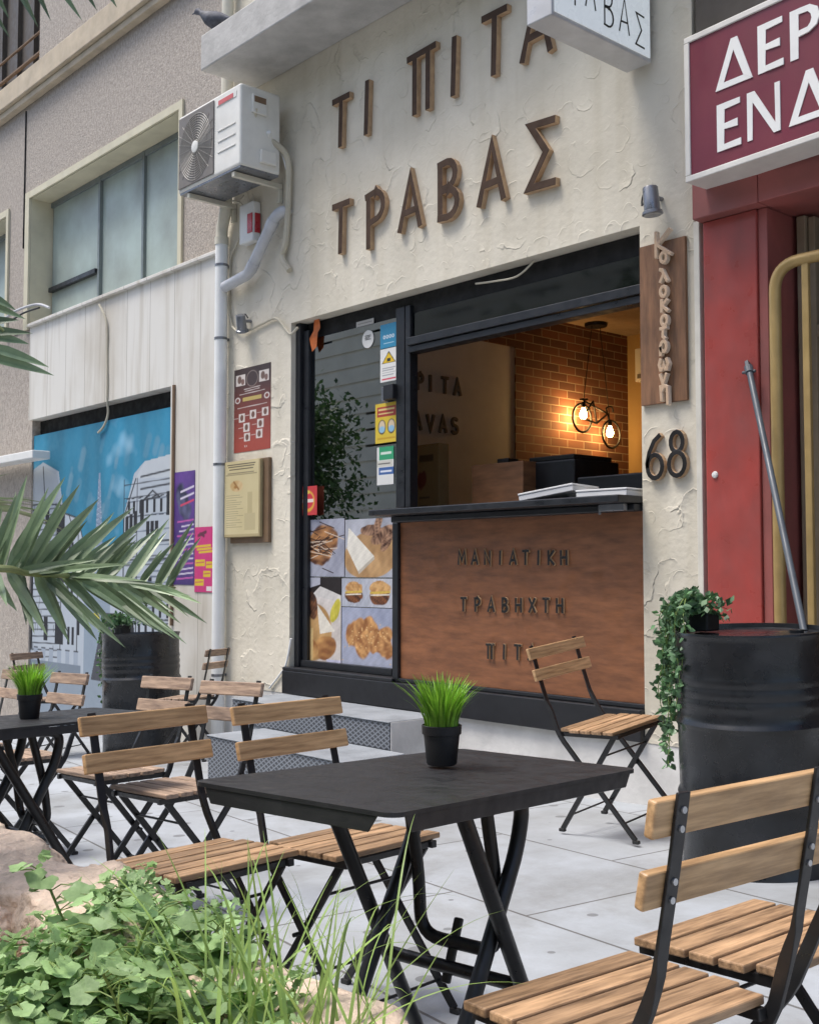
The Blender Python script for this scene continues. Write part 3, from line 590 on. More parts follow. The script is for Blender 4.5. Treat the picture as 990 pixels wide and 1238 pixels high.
# ================================================================ LEFT APARTMENT BUILDING
apt = thing('apartment_building', 'brown roughcast apartment building with pale marble clad ground floor left of the shop', 'building', (-10, 0, 0))
def AP(mb, name, m, parent=None, **k):
    o = mb.build(name, m, None, **k); o.parent = parent or apt
    if not parent: o.matrix_parent_inverse = Matrix.Translation((10, 0, 0))
    return o
ZM = 3.66
wx0 = W(35, 300).x; wx1 = W(216, 200).x; wz1 = W(125, 186.5).z; wz0 = ZM - .02
w2x1 = W(7, 330).x; w2x0 = w2x1 - 2.6; w2z1 = wz1 - .05
mb = MB(); XA = XP - .004
wall_holes(mb, -24, XA, ZM, 9.5, .02, .4, [(wx0, wx1, ZM - .1, wz1), (w2x0, w2x1, ZM - .1, w2z1), (-13.5, W(52, 40, .05).x, 6.42, 8.6)]); AP(mb, 'roughcast_wall', MT['rough'])
mux0 = W(27, 600).x; mux1 = W(207, 600).x; muz1 = W(117, 489).z; MXL = W(38, 420).x
mb = MB(); wall_holes(mb, MXL, XA - .002, -1.2, ZM - .004, -.012, .4, [(mux0, mux1, -1.2, muz1)]); AP(mb, 'marble_cladding', MT['marble'])
mb = MB(); mb.box((MXL, -.05, ZM - .003), (XA - .03, .018, ZM + .03)); AP(mb, 'cladding_coping', MT['marble'], bevel=.006)
mb = MB(); mb.box((-24, .03, -1.2), (MXL - .003, .4, ZM - .004)); AP(mb, 'side_wall', MT['rough'])
mb = MB(); mb.box((MXL - 1.2, -.2, W(10, 553, -.2).z - .05), (MXL + .55, -.014, W(10, 553, -.2).z + .03)); AP(mb, 'shop_ledge', MT['white'], bevel=.008)
def big_window(x0, x1, z0, z1, splits, low):
    rv = MB(); a = .11
    rv.box((x0 - .10, -.004, z0), (x0, .019, z1 + .07)); rv.box((x0 + .002, -.003, z1), (x1 - .002, .019, z1 + .07)); rv.box((x1, -.004, z0), (x1 + .06, .019, z1 + .07))
    rv.box((x0 + .001, .021, z0 + .02), (x0 + .006, .3, z1 - .002)); rv.box((x0 + .007, .021, z1 - .007), (x1 - .007, .3, z1 - .001)); rv.box((x1 - .006, .021, z0 + .02), (x1 - .001, .3, z1 - .008))
    AP(rv, 'window_surround', MT['cream'])
    fr = MB(); Y = .26
    xs = [x0 + .006] + [x0 + (x1 - x0) * s for s in splits] + [x1 - .006]
    for i, xx in enumerate(xs[1:-1]): fr.box((xx - .02, Y - .03, z0 + .02), (xx + .02, Y + .03, z1 - .01))
    fr.box((xs[0], Y - .025, z1 - .06), (xs[-1], Y + .025, z1 - .009)); fr.box((xs[0], Y - .025, z0 + .02), (xs[-1], Y + .025, z0 + .07))
    f = AP(fr, 'window_frame', MT['winmetal'], bevel=.003)
    if low:
        l = MB(); l.box((xs[0] + .03, Y - .05, z0 + low), (xs[1] - .03, Y + .0, z0 + low + .045)); AP(l, 'opening_rail', MT['frame'])
    for i, (a, b) in enumerate(zip(xs[:-1], xs[1:])):
        p_ = MB(); p_.box((a + .015, Y + .0 + .006 * (i % 2), z0 + .05), (b - .015, Y + .005 + .006 * (i % 2), z1 - .03)); AP(p_, 'pane', MT['winglass'])
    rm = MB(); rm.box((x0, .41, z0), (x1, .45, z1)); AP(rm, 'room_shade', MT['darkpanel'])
big_window(wx0, wx1, ZM + .0, wz1, (.37, .66), .42)
big_window(w2x0, w2x1, ZM + .0, w2z1, (.5,), 0)
# balcony ledge and dark opening above
zl1 = 6.33
mb = MB(); mb.box((-24, -.10, zl1 - .17), (-7.4, .018, zl1 + .06)); mb.box((-24, -.06, zl1 - .24), (-7.4, .017, zl1 - .172)); AP(mb, 'balcony_ledge', MT['tan'], bevel=.008)
mb = MB(); mb.box((-13.4, .22, 6.43), (W(52, 40, .05).x - .05, .3, 8.5))
for i in range(9): mb.box((-13.2 + i * .44, .17, 6.43), (-13.15 + i * .44, .22, 8.5))
AP(mb, 'balcony_shutter', MT['darkpanel'])
mb = MB(); mb.tube([(-13.4, .05, 6.62), (W(52, 40, .05).x, .05, 6.62)], .02); mb.tube([(-13.4, .05, 6.85), (W(52, 40, .05).x, .05, 6.85)], .014); AP(mb, 'balcony_rail', MT['rust'])
mb = MB(); xj = W(30, 150).x
mb.tube([(xj, .012, ZM + .9), (xj + .01, .012, 6.05)], .008, 6); AP(mb, 'wall_joint', MT['soot'])
# mural in its recess
def mural(U, V):
    zc0 = W(117, 822, .06).z; V = (V * (muz1 - .16 - mz0) + mz0 - zc0) / (muz1 - .16 - zc0); a = Art(U, V, 1.15, (.20, .24, .30)); sk = np.array((.022, .20, .33))
    n1 = fbm(U * 5, V * 2.2, 3, 2.2); n2 = fbm(U * 9, V * 4, 9, 2.0)
    a.c = np.clip(sk[None, None] * (1 + .22 * n1[..., None]) + np.clip(n2 - .6, 0, 1)[..., None] * np.array((.25, .28, .30)), 0, 1)
    for k in range(26):
        r_ = np.random.default_rng(k + 200); u_, v_ = r_.uniform(.08, .95), r_.uniform(.5, .98); l_ = r_.uniform(.02, .07); a.line(u_, v_, u_ + l_ * .35, v_ + l_, r_.uniform(.012, .03), (.20, .32, .40), r_.uniform(.15, .45))
    wall = (.40, .45, .51); roof = (.46, .50, .54); ink = (.012, .014, .02); mid = (.12, .15, .2)
    a.pg([(0, .84), (.13, .88), (.25, .83), (.29, .66), (.40, .63), (.45, .48), (.47, .42), (.47, 0), (0, 0)], wall)
    a.pg([(0, .83), (.13, .86), (.23, .82), (.27, .69), (.14, .705), (0, .70)], roof)
    a.pg([(1, .835), (.82, .82), (.76, .78), (.70, .63), (.70, .46), (.62, .40), (.60, 0), (1, 0)], wall)
    a.pg([(1, .835), (.82, .82), (.77, .76), (1, .75)], roof)
    a.pg([(.45, .43), (.62, .41), (.62, 0), (.45, 0)], (.24, .30, .37))
    # courses of masonry
    for k in range(24):
        v = .03 + k * .028; wob = .004 * math.sin(k * 3.1)
        a.line(0, v + wob, .27, v + .01 - wob, .004, ink, .8)
        if k % 2: a.line(.71, v, .99, v + .01, .003, mid, .9)
    for k in range(60):
        r = np.random.default_rng(k); u = r.uniform(0, .27); v = .03 + r.integers(0, 24) * .028; a.line(u, v, u, v + .026, .0035, ink, .7)
    for (u, v) in [(.05, .60), (.05, .36), (.05, .14), (.17, .63), (.17, .40), (.17, .18), (.255, .61), (.285, .61), (.255, .38), (.285, .38), (.255, .17), (.285, .17)]: a.rect(u - .015, v - .05, u + .015, v + .05, ink)
    for (u, v) in [(.34, .5), (.36, .5), (.385, .49), (.33, .33), (.36, .33), (.40, .36), (.43, .36), (.34, .16), (.37, .16), (.41, .2)]: a.rect(u - .008, v - .035, u + .008, v + .035, ink)
    for (u, v) in [(.72, .58), (.745, .59), (.77, .6), (.81, .64), (.96, .66), (.72, .36), (.75, .36), (.72, .17), (.76, .17), (.86, .36), (.92, .36), (.86, .14), (.94, .14)]: a.rect(u - .010, v - .042, u + .010, v + .042, ink)
    for u in (.845, .87, .895): a.rect(u - .009, .53, u + .009, .60, ink)
    for v in (.655, .28, .20, .09):
        for u in (.73, .76, .80, .84, .88, .92, .96): a.rect(u - .007, v - .025, u + .007, v + .025, ink); a.line(u - .012, v - .032, u + .012, v - .032, .003, ink); a.line(u - .012, v + .032, u + .012, v + .036, .003, ink)
    for v in (.74, .69, .47, .44, .31, .24, .13, .05): a.line(.70, v, 1, v + .008, .003, ink, .8)
    for u in (.70, .78, .99): a.line(u, 0, u, .76, .004, ink, .8)
    for (b, c) in [((.80, .72), (1, .73)), ((.70, .52), (1, .53)), ((.70, .46), (1, .465)), ((.82, .68), (.87, .71)), ((.87, .71), (.91, .685)), ((.82, .68), (.91, .685)), ((.70, .62), (.77, .76)), ((0, .70), (.14, .705)), ((.14, .705), (.27, .69)), ((.27, .69), (.30, .64)), ((.28, .66), (.40, .63)), ((.40, .63), (.46, .47)), ((.13, .86), (.15, .70)), ((.28, .66), (.28, 0)), ((.40, .63), (.40, 0)), ((.70, .62), (.70, .0)), ((.78, .5), (.78, .05)), ((1, .78), (.8, .765)), ((.33, .65), (.37, .57)), ((.47, .44), (.62, .43))]: a.line(*b, *c, .005, ink, .9)
    for k in range(5): a.line(.84, .42 - .02 * k, .98, .42 - .02 * k, .0035, mid, .9)
    # lattice tower
    tw = (.20, .27, .38)
    a.pg([(.535, .80), (.545, .80), (.565, .52), (.60, .42), (.57, .42), (.54, .47), (.51, .42), (.48, .42), (.515, .52)], tw)
    for k in range(16): v = .45 + k * .021; wd = .028 * max(.12, (.80 - v) / .3); a.line(.54 - wd, v, .54 + wd, v + .008, .002, (.36, .42, .5)); a.line(.54 + wd, v, .54 - wd, v + .012, .0015, (.1, .14, .2))
    # lower street: dark pavement shape, blue shop fronts, yellow mark
    a.pg([(.5, .0), (.58, .26), (.66, .26), (.80, 0)], (.06, .065, .08)); a.rect(.48, .34, .56, .38, (.02, .2, .3)); a.ell(.53, .235, .025, .03, (.6, .5, .08))
    for k in range(7): a.rect(.02 + k * .06, .0, .05 + k * .06, .10, (.30, .35, .42)); a.line(.02 + k * .06, .1, .05 + k * .06, .1, .003, ink)
    a.rect(0, 0, .43, .045, (.17, .21, .26)); a.rect(0, -9, 1, 0, (.24, .29, .35))
    return np.clip(a.c, 0, 1)
mz0 = -.6
mo = sheet('mural', (mux0 + .004, .06, mz0), (1, 0, 0), (0, 0, 1), mux1 - mux0 - .008, muz1 - .16 - mz0, mural, 360, 380, MT['printdull'], thick=.01)
tag(mo, 'painted street mural of white old town houses and a lattice tower under a blue sky', 'mural')
mb = MB(); mb.box((mux0, .12, muz1 - .17), (mux1, .3, muz1 - .002)); AP(mb, 'shutter_slot', MT['soot'])

# ================================================================ RED NEIGHBOUR SHOP
red = thing('red_storefront', 'red painted shop front with dark wooden door right of the plaster shop', 'shop', (-2, 0, 0))
def RD(mb, name, m, **k):
    o = mb.build(name, m, None, **k); o.parent = red; o.matrix_parent_inverse = Matrix.Translation((2, 0, 0)); return o
YL = -.09; zl0 = W(837, 266, YL).z; rx0 = W(852, 500, -.02).x; rx1 = W(917, 500, -.02).x; xl0 = W(836, 245, YL).x
mb = MB(); mb.box((rx0, -.02, -.4), (rx1, .35, zl0 - .002)); RD(mb, 'pillar', MT['red'], bevel=.006)
mb = MB(); mb.box((rx1 + .001, -.005, -.4), (rx1 + .05, .35, zl0 - .003)); RD(mb, 'pillar_edge', MT['lintel'], bevel=.004)
mb = MB(); mb.box((xl0, YL, zl0), (W(915, 240, YL).x, .35, zl0 + .8)); mb.box((W(915, 240, YL).x + .003, YL, zl0), (3, .35, zl0 + .8)); RD(mb, 'lintel', MT['lintel'], bevel=.005)
mb = MB(); mb.box((XE + .036, .10, -.4), (rx0 - .001, .3, zl0 - .004)); RD(mb, 'dark_joint', MT['soot'])
mb = MB(); mb.box((rx1 + .052, .30, -.4), (2.5, .36, 2.25)); RD(mb, 'door_leaf', MT['door'])
mb = MB()
for i in range(8): mb.box((rx1 + .2 + i * .34, .285, .1), (rx1 + .24 + i * .34, .299, 2.2))
RD(mb, 'door_moulding', MT['door'], bevel=.004)
mb = MB(); mb.box((rx1 + .075, .22, -.4), (rx1 + .12, .299, zl0 - .01)); mb.box((rx1 + .125, .24, -.4), (rx1 + .16, .298, zl0 - .02)); mb.box((rx1 + .16, .24, 2.25), (2.5, .298, 2.31)); RD(mb, 'door_frame', MT['trimtan'], bevel=.004)
mb = MB(); mb.box((rx1 + .161, .32, 2.312), (2.5, .33, zl0 - .01)); RD(mb, 'fanlight', MT['transom'])
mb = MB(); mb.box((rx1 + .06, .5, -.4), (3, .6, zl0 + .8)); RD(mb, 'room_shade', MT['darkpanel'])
mb = MB(); mb.tube(smoothpts([(rx1 + .30, .27, 2.80), (rx1 + .27, .25, 2.68), (rx1 + .31, .24, 2.58), (rx1 + .30, .24, 2.47), (rx1 + .26, .25, 2.36)]), .011, 8); RD(mb, 'loose_cable', MT['wire'], smooth=True)
mb = MB(); mb.box((XE + .002, .04, zl0 + .8), (3, .3, 9))
for i in range(12): mb.box((XE + .02 + i * .45, .0, zl0 + .803), (XE + .445 + i * .45, .039, 8.9))
RD(mb, 'upper_shutter', MT['darkpanel'], bevel=.006)
mb = MB(); q = W(864, 574, -.02); mb.lathe([(.018, 0), (.014, .008), (.004, .01)], n=10); o = RD(mb, 'door_button', MT['white']); o.location = Vector((q.x, -.021, q.z)); o.rotation_euler = (R(90), 0, 0)
# maroon sign
pbl = W(829, 221.5, -.24); ptl = W(825.5, 48, -.24)
sg = thing('maroon_sign', 'large maroon box sign with white Greek capitals above the red shop front', 'sign', (pbl.x, -.24, pbl.z), R(-4))
SW, SH = 2.6, ptl.z - pbl.z
mb = MB(); mb.box((0.03, .002, .03), (SW - .03, .17, SH - .03)); mb.build('sign_face', MT['maroon'], sg)
mb = MB(); mb.box((0, -.006, 0), (SW, .175, .03)); mb.box((0, -.006, SH - .03), (SW, .175, SH)); mb.box((0, -.006, .0305), (.03, .175, SH - .0305)); mb.box((SW - .03, -.006, .0305), (SW, .175, SH - .0305)); mb.build('sign_frame', MT['signframe'], sg, bevel=.004)
# flared capitals, as outlines: list of (polygons) on a unit-high grid
CAPS = {
 'Δ': ([[(0, 0), (.40, 1), (.56, 1), (.21, .13)], [(.0, 0), (.21, .13), (.70, .13), (.92, 0)], [(.56, 1), (.92, 0), (.70, .13), (.43, .83)]], .98),
 'Ε': ([[(0, 0), (.17, 0), (.20, 1), (0, 1)], [(.20, .86), (.58, .88), (.58, 1), (.20, 1)], [(.19, .44), (.52, .42), (.52, .58), (.19, .56)], [(.17, 0), (.6, 0), (.6, .14), (.17, .12)]], .70),
 'Ρ': ([[(0, 0), (.18, 0), (.20, 1), (0, 1)], [(.20, 1), (.45, .99), (.40, .87), (.20, .88)], [(.45, .99), (.62, .88), (.47, .79), (.40, .87)], [(.62, .88), (.67, .70), (.49, .70), (.47, .79)], [(.67, .70), (.60, .53), (.46, .61), (.49, .70)], [(.60, .53), (.42, .44), (.40, .55), (.46, .61)], [(.42, .44), (.20, .42), (.20, .54), (.40, .55)]], .74),
 'Μ': ([[(0, 0), (.13, 0), (.22, 1), (.08, 1)], [(.08, 1), (.24, 1), (.53, .25), (.45, 0)], [(.45, 0), (.53, .25), (.80, 1), (.90, 1), (.55, 0)], [(.80, 1), (.96, 1), (1.02, 0), (.84, 0)]], 1.12),
 'Ν': ([[(0, 0), (.12, 0), (.14, 1), (0, 1)], [(0, 1), (.18, 1), (.78, 0), (.62, 0)], [(.66, 1), (.78, 1), (.78, 0), (.67, .0)]], .90),
 'Α': ([[(0, 0), (.12, 0), (.48, 1), (.36, 1)], [(.36, 1), (.52, 1), (.90, 0), (.70, 0)], [(.2, .28), (.7, .28), (.65, .40), (.24, .40)]], .98),
 'Τ': ([[(0, .87), (.75, .87), (.75, 1), (0, 1)], [(.28, 0), (.46, 0), (.46, .868), (.28, .868)]], .83), 'Ι': ([[(0, 0), (.18, 0), (.18, 1), (0, 1)]], .3), 'Υ': ([[(.3, 0), (.48, 0), (.48, .45), (.3, .45)], [(.3, .45), (.48, .45), (.2, 1), (0, 1)], [(.36, .45), (.48, .45), (.8, 1), (.66, 1)]], .88),
}
def caps(txt, x0, z0, hgt):
    x = x0
    for ch in txt:
        mb = MB(); pgs, wd = CAPS[ch]
        for k, pg in enumerate(pgs):
            y = -.0015 - .0008 * k; P = [(x + a * hgt, y, z0 + b * hgt) for a, b in pg]; area = sum(P[i][0] * P[(i + 1) % len(P)][2] - P[(i + 1) % len(P)][0] * P[i][2] for i in range(len(P)))
            if area < 0: P = P[::-1]
            mb.poly(P); n = len(P)
            for i in range(n): a, b = P[i], P[(i + 1) % n]; mb.poly([a, (a[0], .0025, a[2]), (b[0], .0025, b[2]), b])
        mb.build('letter', MT['white'], sg); x += wd * hgt * 1.07
hs = SH * .315
caps('ΔΕΡΜΑΤΙΝΑ', .18, SH * .545, hs); caps('ΕΝΔΥΜΑΤΑ', .185, SH * .135, hs)
# golden gate
gy = -.04
ga = W(937, 400, gy).x; gt = W(975, 312, gy).z; r_ = .028
gate = thing('metal_gate', 'gold painted tubular metal gate standing open before the dark door', 'gate', (ga, gy, 0))
mb = MB(); mb.tube(fillet([(0, 0, g(ga)), (0, 0, gt), (.95, 0, gt), (.95, 0, .05)], .13, 8), r_, 14); mb.build('gate_frame', MT['gold'], gate, smooth=True)
for k in range(1, 6):
    mb = MB(); mb.box((k * .158 - .017, -.012, .1), (k * .158 + .017, .012, gt - .02)); mb.build('gate_bar', MT['gold'], gate, bevel=.004)
mb = MB(); mb.tube([(0.02, 0, .12), (.93, 0, .12)], .02, 10); mb.build('bottom_rail', MT['gold'], gate, smooth=True)

# ================================================================ ACROSS THE STREET (seen in the glass)
opp = thing('office_building', 'grey rendered building with banded front across the street', 'building', (-12, -17, 0))
mb = MB(); holes = [(x, x + 1.5, z, z + 1.5) for x in np.arange(-46, 26, 3.2) for z in (1.4, 4.8, 8.0)]
wall_holes(mb, -50, 30, -2, 11, -17.4, -17, [(a + 12 - 12, b, c, d) for a, b, c, d in holes])
for k in range(24): mb.box((-50, -16.999, -1 + k * .5), (30, -16.96, -1 + k * .5 + .42))
o = mb.build('banded_wall', MT['opp']); o.parent = opp; o.matrix_parent_inverse = Matrix.Translation((12, 17, 0))
mb = MB(); mb.box((-50, -17.8, -2), (30, -17.5, 11)); o = mb.build('dark_glazing', MT['oppdark']); o.parent = opp; o.matrix_parent_inverse = Matrix.Translation((12, 17, 0))
def street_tree(x, y, h):
    t = thing('street_tree', 'leafy street tree on the far pavement', 'tree', (x, y, g(max(x, -14))), group='street trees on the far pavement')
    mb = MB(); mb.tube(smoothpts([(0, 0, 0), (.05, .03, h * .3), (-.05, .05, h * .6), (.05, 0, h * .8)]), [.13] * 6 + [.1] * 6 + [.07] * 7, 8); mb.build('trunk', MT['bark'], t, smooth=True)
    mb = MB(); r = np.random.default_rng(int(abs(x) * 10))
    cl = [(r.normal() * .62, r.normal() * .62, h * .62 + r.uniform(-1.2, 1.6)) for _ in range(26)]
    for _ in range(5200):
        c = cl[r.integers(26)]; p = Vector(c) + Vector(r.normal(size=3)) * .38; d = Vector(r.normal(size=3)).normalized() * .09; e = d.cross(Vector(r.normal(size=3))).normalized() * .05
        mb.poly([p - d, p + e, p + d, p - e])
    mb.build('crown', MT['treeleaf'], t)
for x in (-23.3, -15.2, -10.6, -5.8): street_tree(x, -11.9, 7.4)

# ================================================================ CHAIRS
def make_chair(wood, label, back=None, bolts=False):
    t = thing('bistro_chair', label, 'chair')
    sl = MB()
    for k in range(5):
        y = -.135 + k * .0585; a = .185 if k not in (0,) else .165
        sl.box((-a, y, .436), (a, y + .05, .451))
    sl.build('seat', wood, t, bevel=.003)
    rl = MB()
    for s in (-1, 1): rl.box((s * .152 - .009, -.14, .416), (s * .152 + .009, .158, .435))
    rl.box((-.14, .135, .418), (.14, .15, .434)); rl.build('seat_rail', MT['blackmet'], t, bevel=.002)
    up_y = lambda z: np.interp(z, [.012, .43, .56, .70, .80], [.195, -.150, -.206, -.240, -.262])
    for k, z in enumerate((.742, .650)):
        b = MB(); M = Matrix.Translation((0, up_y(z), z)) @ Matrix.Rotation(math.atan2(up_y(z) - up_y(z + .05), .05), 4, 'X')
        b.box((-.195, .0036, 0), (.195, .0196, .05), M=M); o = b.build('back_slat', back or wood, t, bevel=.004, seg=3)
        if bolts:
            for s in (-1, 1):
                for dz in (.012, .037):
                    c = M @ Vector((s * .150, -.0030, dz)); sc_ = MB(); sc_.tube([c, c + Vector((0, -.003, 0))], .0046, 10); sc_.build('bolt', MT['screw'], o)
    for s in (-1, 1):
        u = MB(); x = s * .150; secs = []
        for z in np.linspace(.80, .012, 34):
            q = min(1, max(0, (.60 - z) / .10)); q = q * q * (3 - 2 * q); w2 = min(1, max(0, (.52 - z) / .12)); secs.append(((x + s * .019 * w2, float(up_y(z)), z), .0115 * (1 - q) + .005 * q, .0028 * (1 - q) + .011 * q))
        o = u.sweep(secs).build('upright', MT['blackmet'], t, bevel=.0012)
        f = MB(); f.box((x + s * .02 - .009, .182, .0), (x + s * .02 + .009, .212, .014)); f.build('foot_cap', MT['pot'], o, bevel=.003)
        l = MB(); l.bar((x, .125, .418), (x, -.195, .012), .010, .022, (1, 0, 0)); l.tube([(x - .012, -.02, .236), (x + .034 * s, -.02, .236)], .006, 8)
        o = l.build('leg', MT['blackmet'], t, bevel=.0015)
        f = MB(); f.box((x - .009, -.213, .0), (x + .009, -.183, .014)); f.build('foot_cap', MT['pot'], o, bevel=.003)
    at = lambda a, b, z: [p + (q - p) * ((z - p[2]) / (q[2] - p[2])) for p, q in [(np.array(a), np.array(b))]][0]
    for (a, b, z, w_) in (((0, -.150, .43), (0, .195, .012), .075, .168), ((0, .125, .418), (0, -.195, .012), .075, .15), ((0, .125, .418), (0, -.195, .012), .34, .15)):
        p = at(a, b, z); c = MB(); c.tube([(-w_, p[1], p[2]), (w_, p[1], p[2])], .0042, 8); c.build('stretcher', MT['blackmet'], t, smooth=True)
    return t
G_CH = 'slatted wooden bistro chairs on the pavement'
new = make_chair(MT['wood'], '', MT['woodback'], True); mid = make_chair(MT['wood'], '', MT['woodback']); old = make_chair(MT['woodold'], '')
used = set()
def chair(kind, x, y, th, label):
    c = kind if kind.name not in used else copy_tree(kind); used.add(c.name)
    stand(c, x, y, th); tag(c, label, 'chair', G_CH); return c
chair(new, -1.065, -3.43, 85.6, 'honey brown slatted chair largest in the foreground seen from behind with steel bolts')
chair(new, -1.085, -2.99, 88, 'slatted chair cut off at the right edge with its seat beside the big foreground chair')
chair(mid, -2.330, -2.937, 274, 'slatted chair whose backrest stands behind the left corner of the near black table')
chair(mid, -2.440, -3.316, 275, 'honey brown slatted chair with its low seat behind the green weeds')
c1 = chair(mid, -3.235, -.665, 272, 'lone slatted chair standing before the stained wooden counter panel')
stand(c1, -3.235, -.665, 272, R(6), .03); c1.scale = (1.06, 1.06, 1.06)
chair(old, -4.12, -2.70, 181, 'grey brown chair with its backrest in front of the lower half of the far drum')
chair(old, -3.54, -2.76, 182, 'grey brown chair with its backrest in front of the patterned step riser')
chair(old, -4.95, -2.74, 179, 'small weathered chair behind the far black table just right of its potted grass')
chair(old, -5.62, -2.72, 176, 'weathered chair half hidden behind the potted grass of the far table')
chair(old, -8.33, -1.05, 300, 'far chair in front of the painted mural with ivy beside its seat')
chair(old, -7.32, -.47, 122, 'far chair by the white downpipe and right of the far drum')

# ================================================================ TABLES
def rrect(a, b, r, k=5):
    out = []
    for cx, cy, a0 in ((a - r, b - r, 0), (-a + r, b - r, 90), (-a + r, -b + r, 180), (a - r, -b + r, 270)):
        for i in range(k + 1): t = R(a0 + 90 * i / k); out.append((cx + r * math.cos(t), cy + r * math.sin(t)))
    return out
def make_table():
    t = thing('folding_table', '', 'table'); a, b, h = .242, .432, .705
    mb = MB(); o = rrect(a, b, .028); n = len(o)
    mb.poly([(x, y, h) for x, y in o]); mb.poly([(x, y, h - .008) for x, y in o][::-1])
    for i in range(n): p, q = o[i], o[(i + 1) % n]; mb.poly([(p[0], p[1], h), (p[0], p[1], h - .008), (q[0], q[1], h - .008), (q[0], q[1], h)])
    e = .035   # folded aprons, cut away at the corners
    for s in (-1, 1):
        mb.raw([(s * (a - .002), -b + e, h - .009), (s * (a - .002), b - e, h - .009), (s * (a - .002), b - e - .018, h - .036), (s * (a - .002), -b + e + .018, h - .036), (s * (a - .005), -b + e, h - .009), (s * (a - .005), b - e, h - .009), (s * (a - .005), b - e - .018, h - .036), (s * (a - .005), -b + e + .018, h - .036)], [(0, 1, 2, 3), (7, 6, 5, 4), (3, 2, 6, 7), (0, 3, 7, 4), (1, 5, 6, 2)])
        mb.raw([(-a + e, s * (b - .002), h - .009), (a - e, s * (b - .002), h - .009), (a - e - .018, s * (b - .002), h - .036), (-a + e + .018, s * (b - .002), h - .036), (-a + e, s * (b - .005), h - .009), (a - e, s * (b - .005), h - .009), (a - e - .018, s * (b - .005), h - .036), (-a + e + .018, s * (b - .005), h - .036)], [(0, 1, 2, 3), (7, 6, 5, 4), (3, 2, 6, 7), (0, 3, 7, 4), (1, 5, 6, 2)])
    mb.build('tabletop', MT['graphite'], t, bevel=.0015)
    r = .0155
    # straight pair of legs with a cross bar; the two frames cross like scissors along the table
    xa, xb = -.125, .205; ys = lambda z: -.205 + .43 * (h - z) / h
    for x in (xa, xb):
        l = MB(); l.tube([(x, ys(h - .012), h - .012), (x, ys(.008), .008)], r, 14); o = l.build('leg', MT['blackmet'], t, smooth=True)
        f = MB(); f.tube([(x, ys(.022) - .002, .022), (x, ys(0), .0)], r + .003, 12); f.build('foot_cap', MT['pot'], o)
    zb = .325; l = MB(); l.tube([(xa, ys(zb), zb), (xb, ys(zb), zb)], .0135, 12); l.build('cross_bar', MT['blackmet'], t, smooth=True)
    # bent frame with rounded shoulders under the top
    for x in (xa + .04, xb - .035):
        l = MB(); l.tube(fillet([(x, -.06, h - .024), (x, .075, h - .036), (x, .055, h - .13), (x, -.26, .008)], .06, 6), r, 14); o = l.build('bent_leg', MT['blackmet'], t, smooth=True)
        f = MB(); f.tube([(x, -.254, .022), (x, -.264, .0)], r + .003, 12); f.build('foot_cap', MT['pot'], o)
    x0_, x1_ = xa + .072, xb - .066; l = MB(); l.tube(fillet([(x0_, -.02, h - .02), (x0_, .03, .50), (x0_, .045, .37), (x1_, .045, .37), (x1_, .03, .50), (x1_, -.02, h - .02)], .05, 6), .0135, 14); l.build('stay_loop', MT['blackmet'], t, smooth=True)
    l = MB(); l.bar((.03, .02, .295), (.03, .062, .415), .02, .012, (1, 0, 0)); l.build('latch', MT['blackmet'], t, bevel=.004)
    return t
tb = make_table(); tb.location = (-1.70, -3.272, .003); tb.rotation_euler = (Matrix.Rotation(R(-2.9), 3, 'X') @ Matrix.Rotation(R(-.7), 3, 'Y') @ Matrix.Rotation(R(10.4), 3, 'Z')).to_euler()
tag(tb, 'near matte black folding table whose whole top shows in the foreground', 'table', 'black folding tables')
t2 = copy_tree(tb); stand(t2, -3.74, -3.25, 4)
tag(t2, 'farther black folding table at the left edge with potted grass on it', 'table', 'black folding tables')

# ================================================================ POTTED GRASS
def potted_grass(x, y, z, label, seed, lush):
    t = thing('grass_pot', label, 'plant', (x, y, z), group='potted grass on the tables')
    mb = MB(); mb.lathe([(.001, .001), (.030, .0), (.0325, .004), (.0385, .062), (.0385, .064), (.042, .065), (.0430, .083), (.041, .084), (.0395, .076), (.001, .074)], n=36, close=False); mb.build('pot', MT['pot'], t, smooth=True)
    gm = MB(); r = np.random.default_rng(seed)
    for k in range(lush):
        an = r.uniform(0, 6.283); rad = .036 * math.sqrt(r.uniform()); L = r.uniform(.085, .135); lean = rad / .036 * r.uniform(.2, .75) + r.uniform(0, .12); wd = r.uniform(.0020, .0036)
        p = Vector((rad * math.cos(an), rad * math.sin(an), .07)); d = Vector((math.cos(an), math.sin(an), 0)); sd_ = Vector((-math.sin(an + r.normal() * .5), math.cos(an + r.normal() * .5), 0))
        i0 = len(gm.v)
        for j in range(6):
            q = j / 5; c = p + Vector((0, 0, 1)) * (L * q * (1 - .25 * lean * q)) + d * (L * lean * q * q * .85); ww = wd * (1 - q ** 2.2) + .0002
            gm.v += [tuple(c - sd_ * ww), tuple(c + sd_ * ww)]
            if j: gm.f.append((i0 + 2 * j - 2, i0 + 2 * j - 1, i0 + 2 * j + 1, i0 + 2 * j)); gm.m.append(0)
    gm.build('grass_tuft', MT['grass'], t)
    return t
q = Vector((-1.775, -3.15, 0)); potted_grass(q.x, q.y, g(-1.765) + .7095, 'bright green potted grass in a black pot on the near table', 3, 300)
potted_grass(-3.80, -3.19, g(-3.8) + .7065, 'bright green potted grass in a black pot on the far table at the left edge', 5, 300)

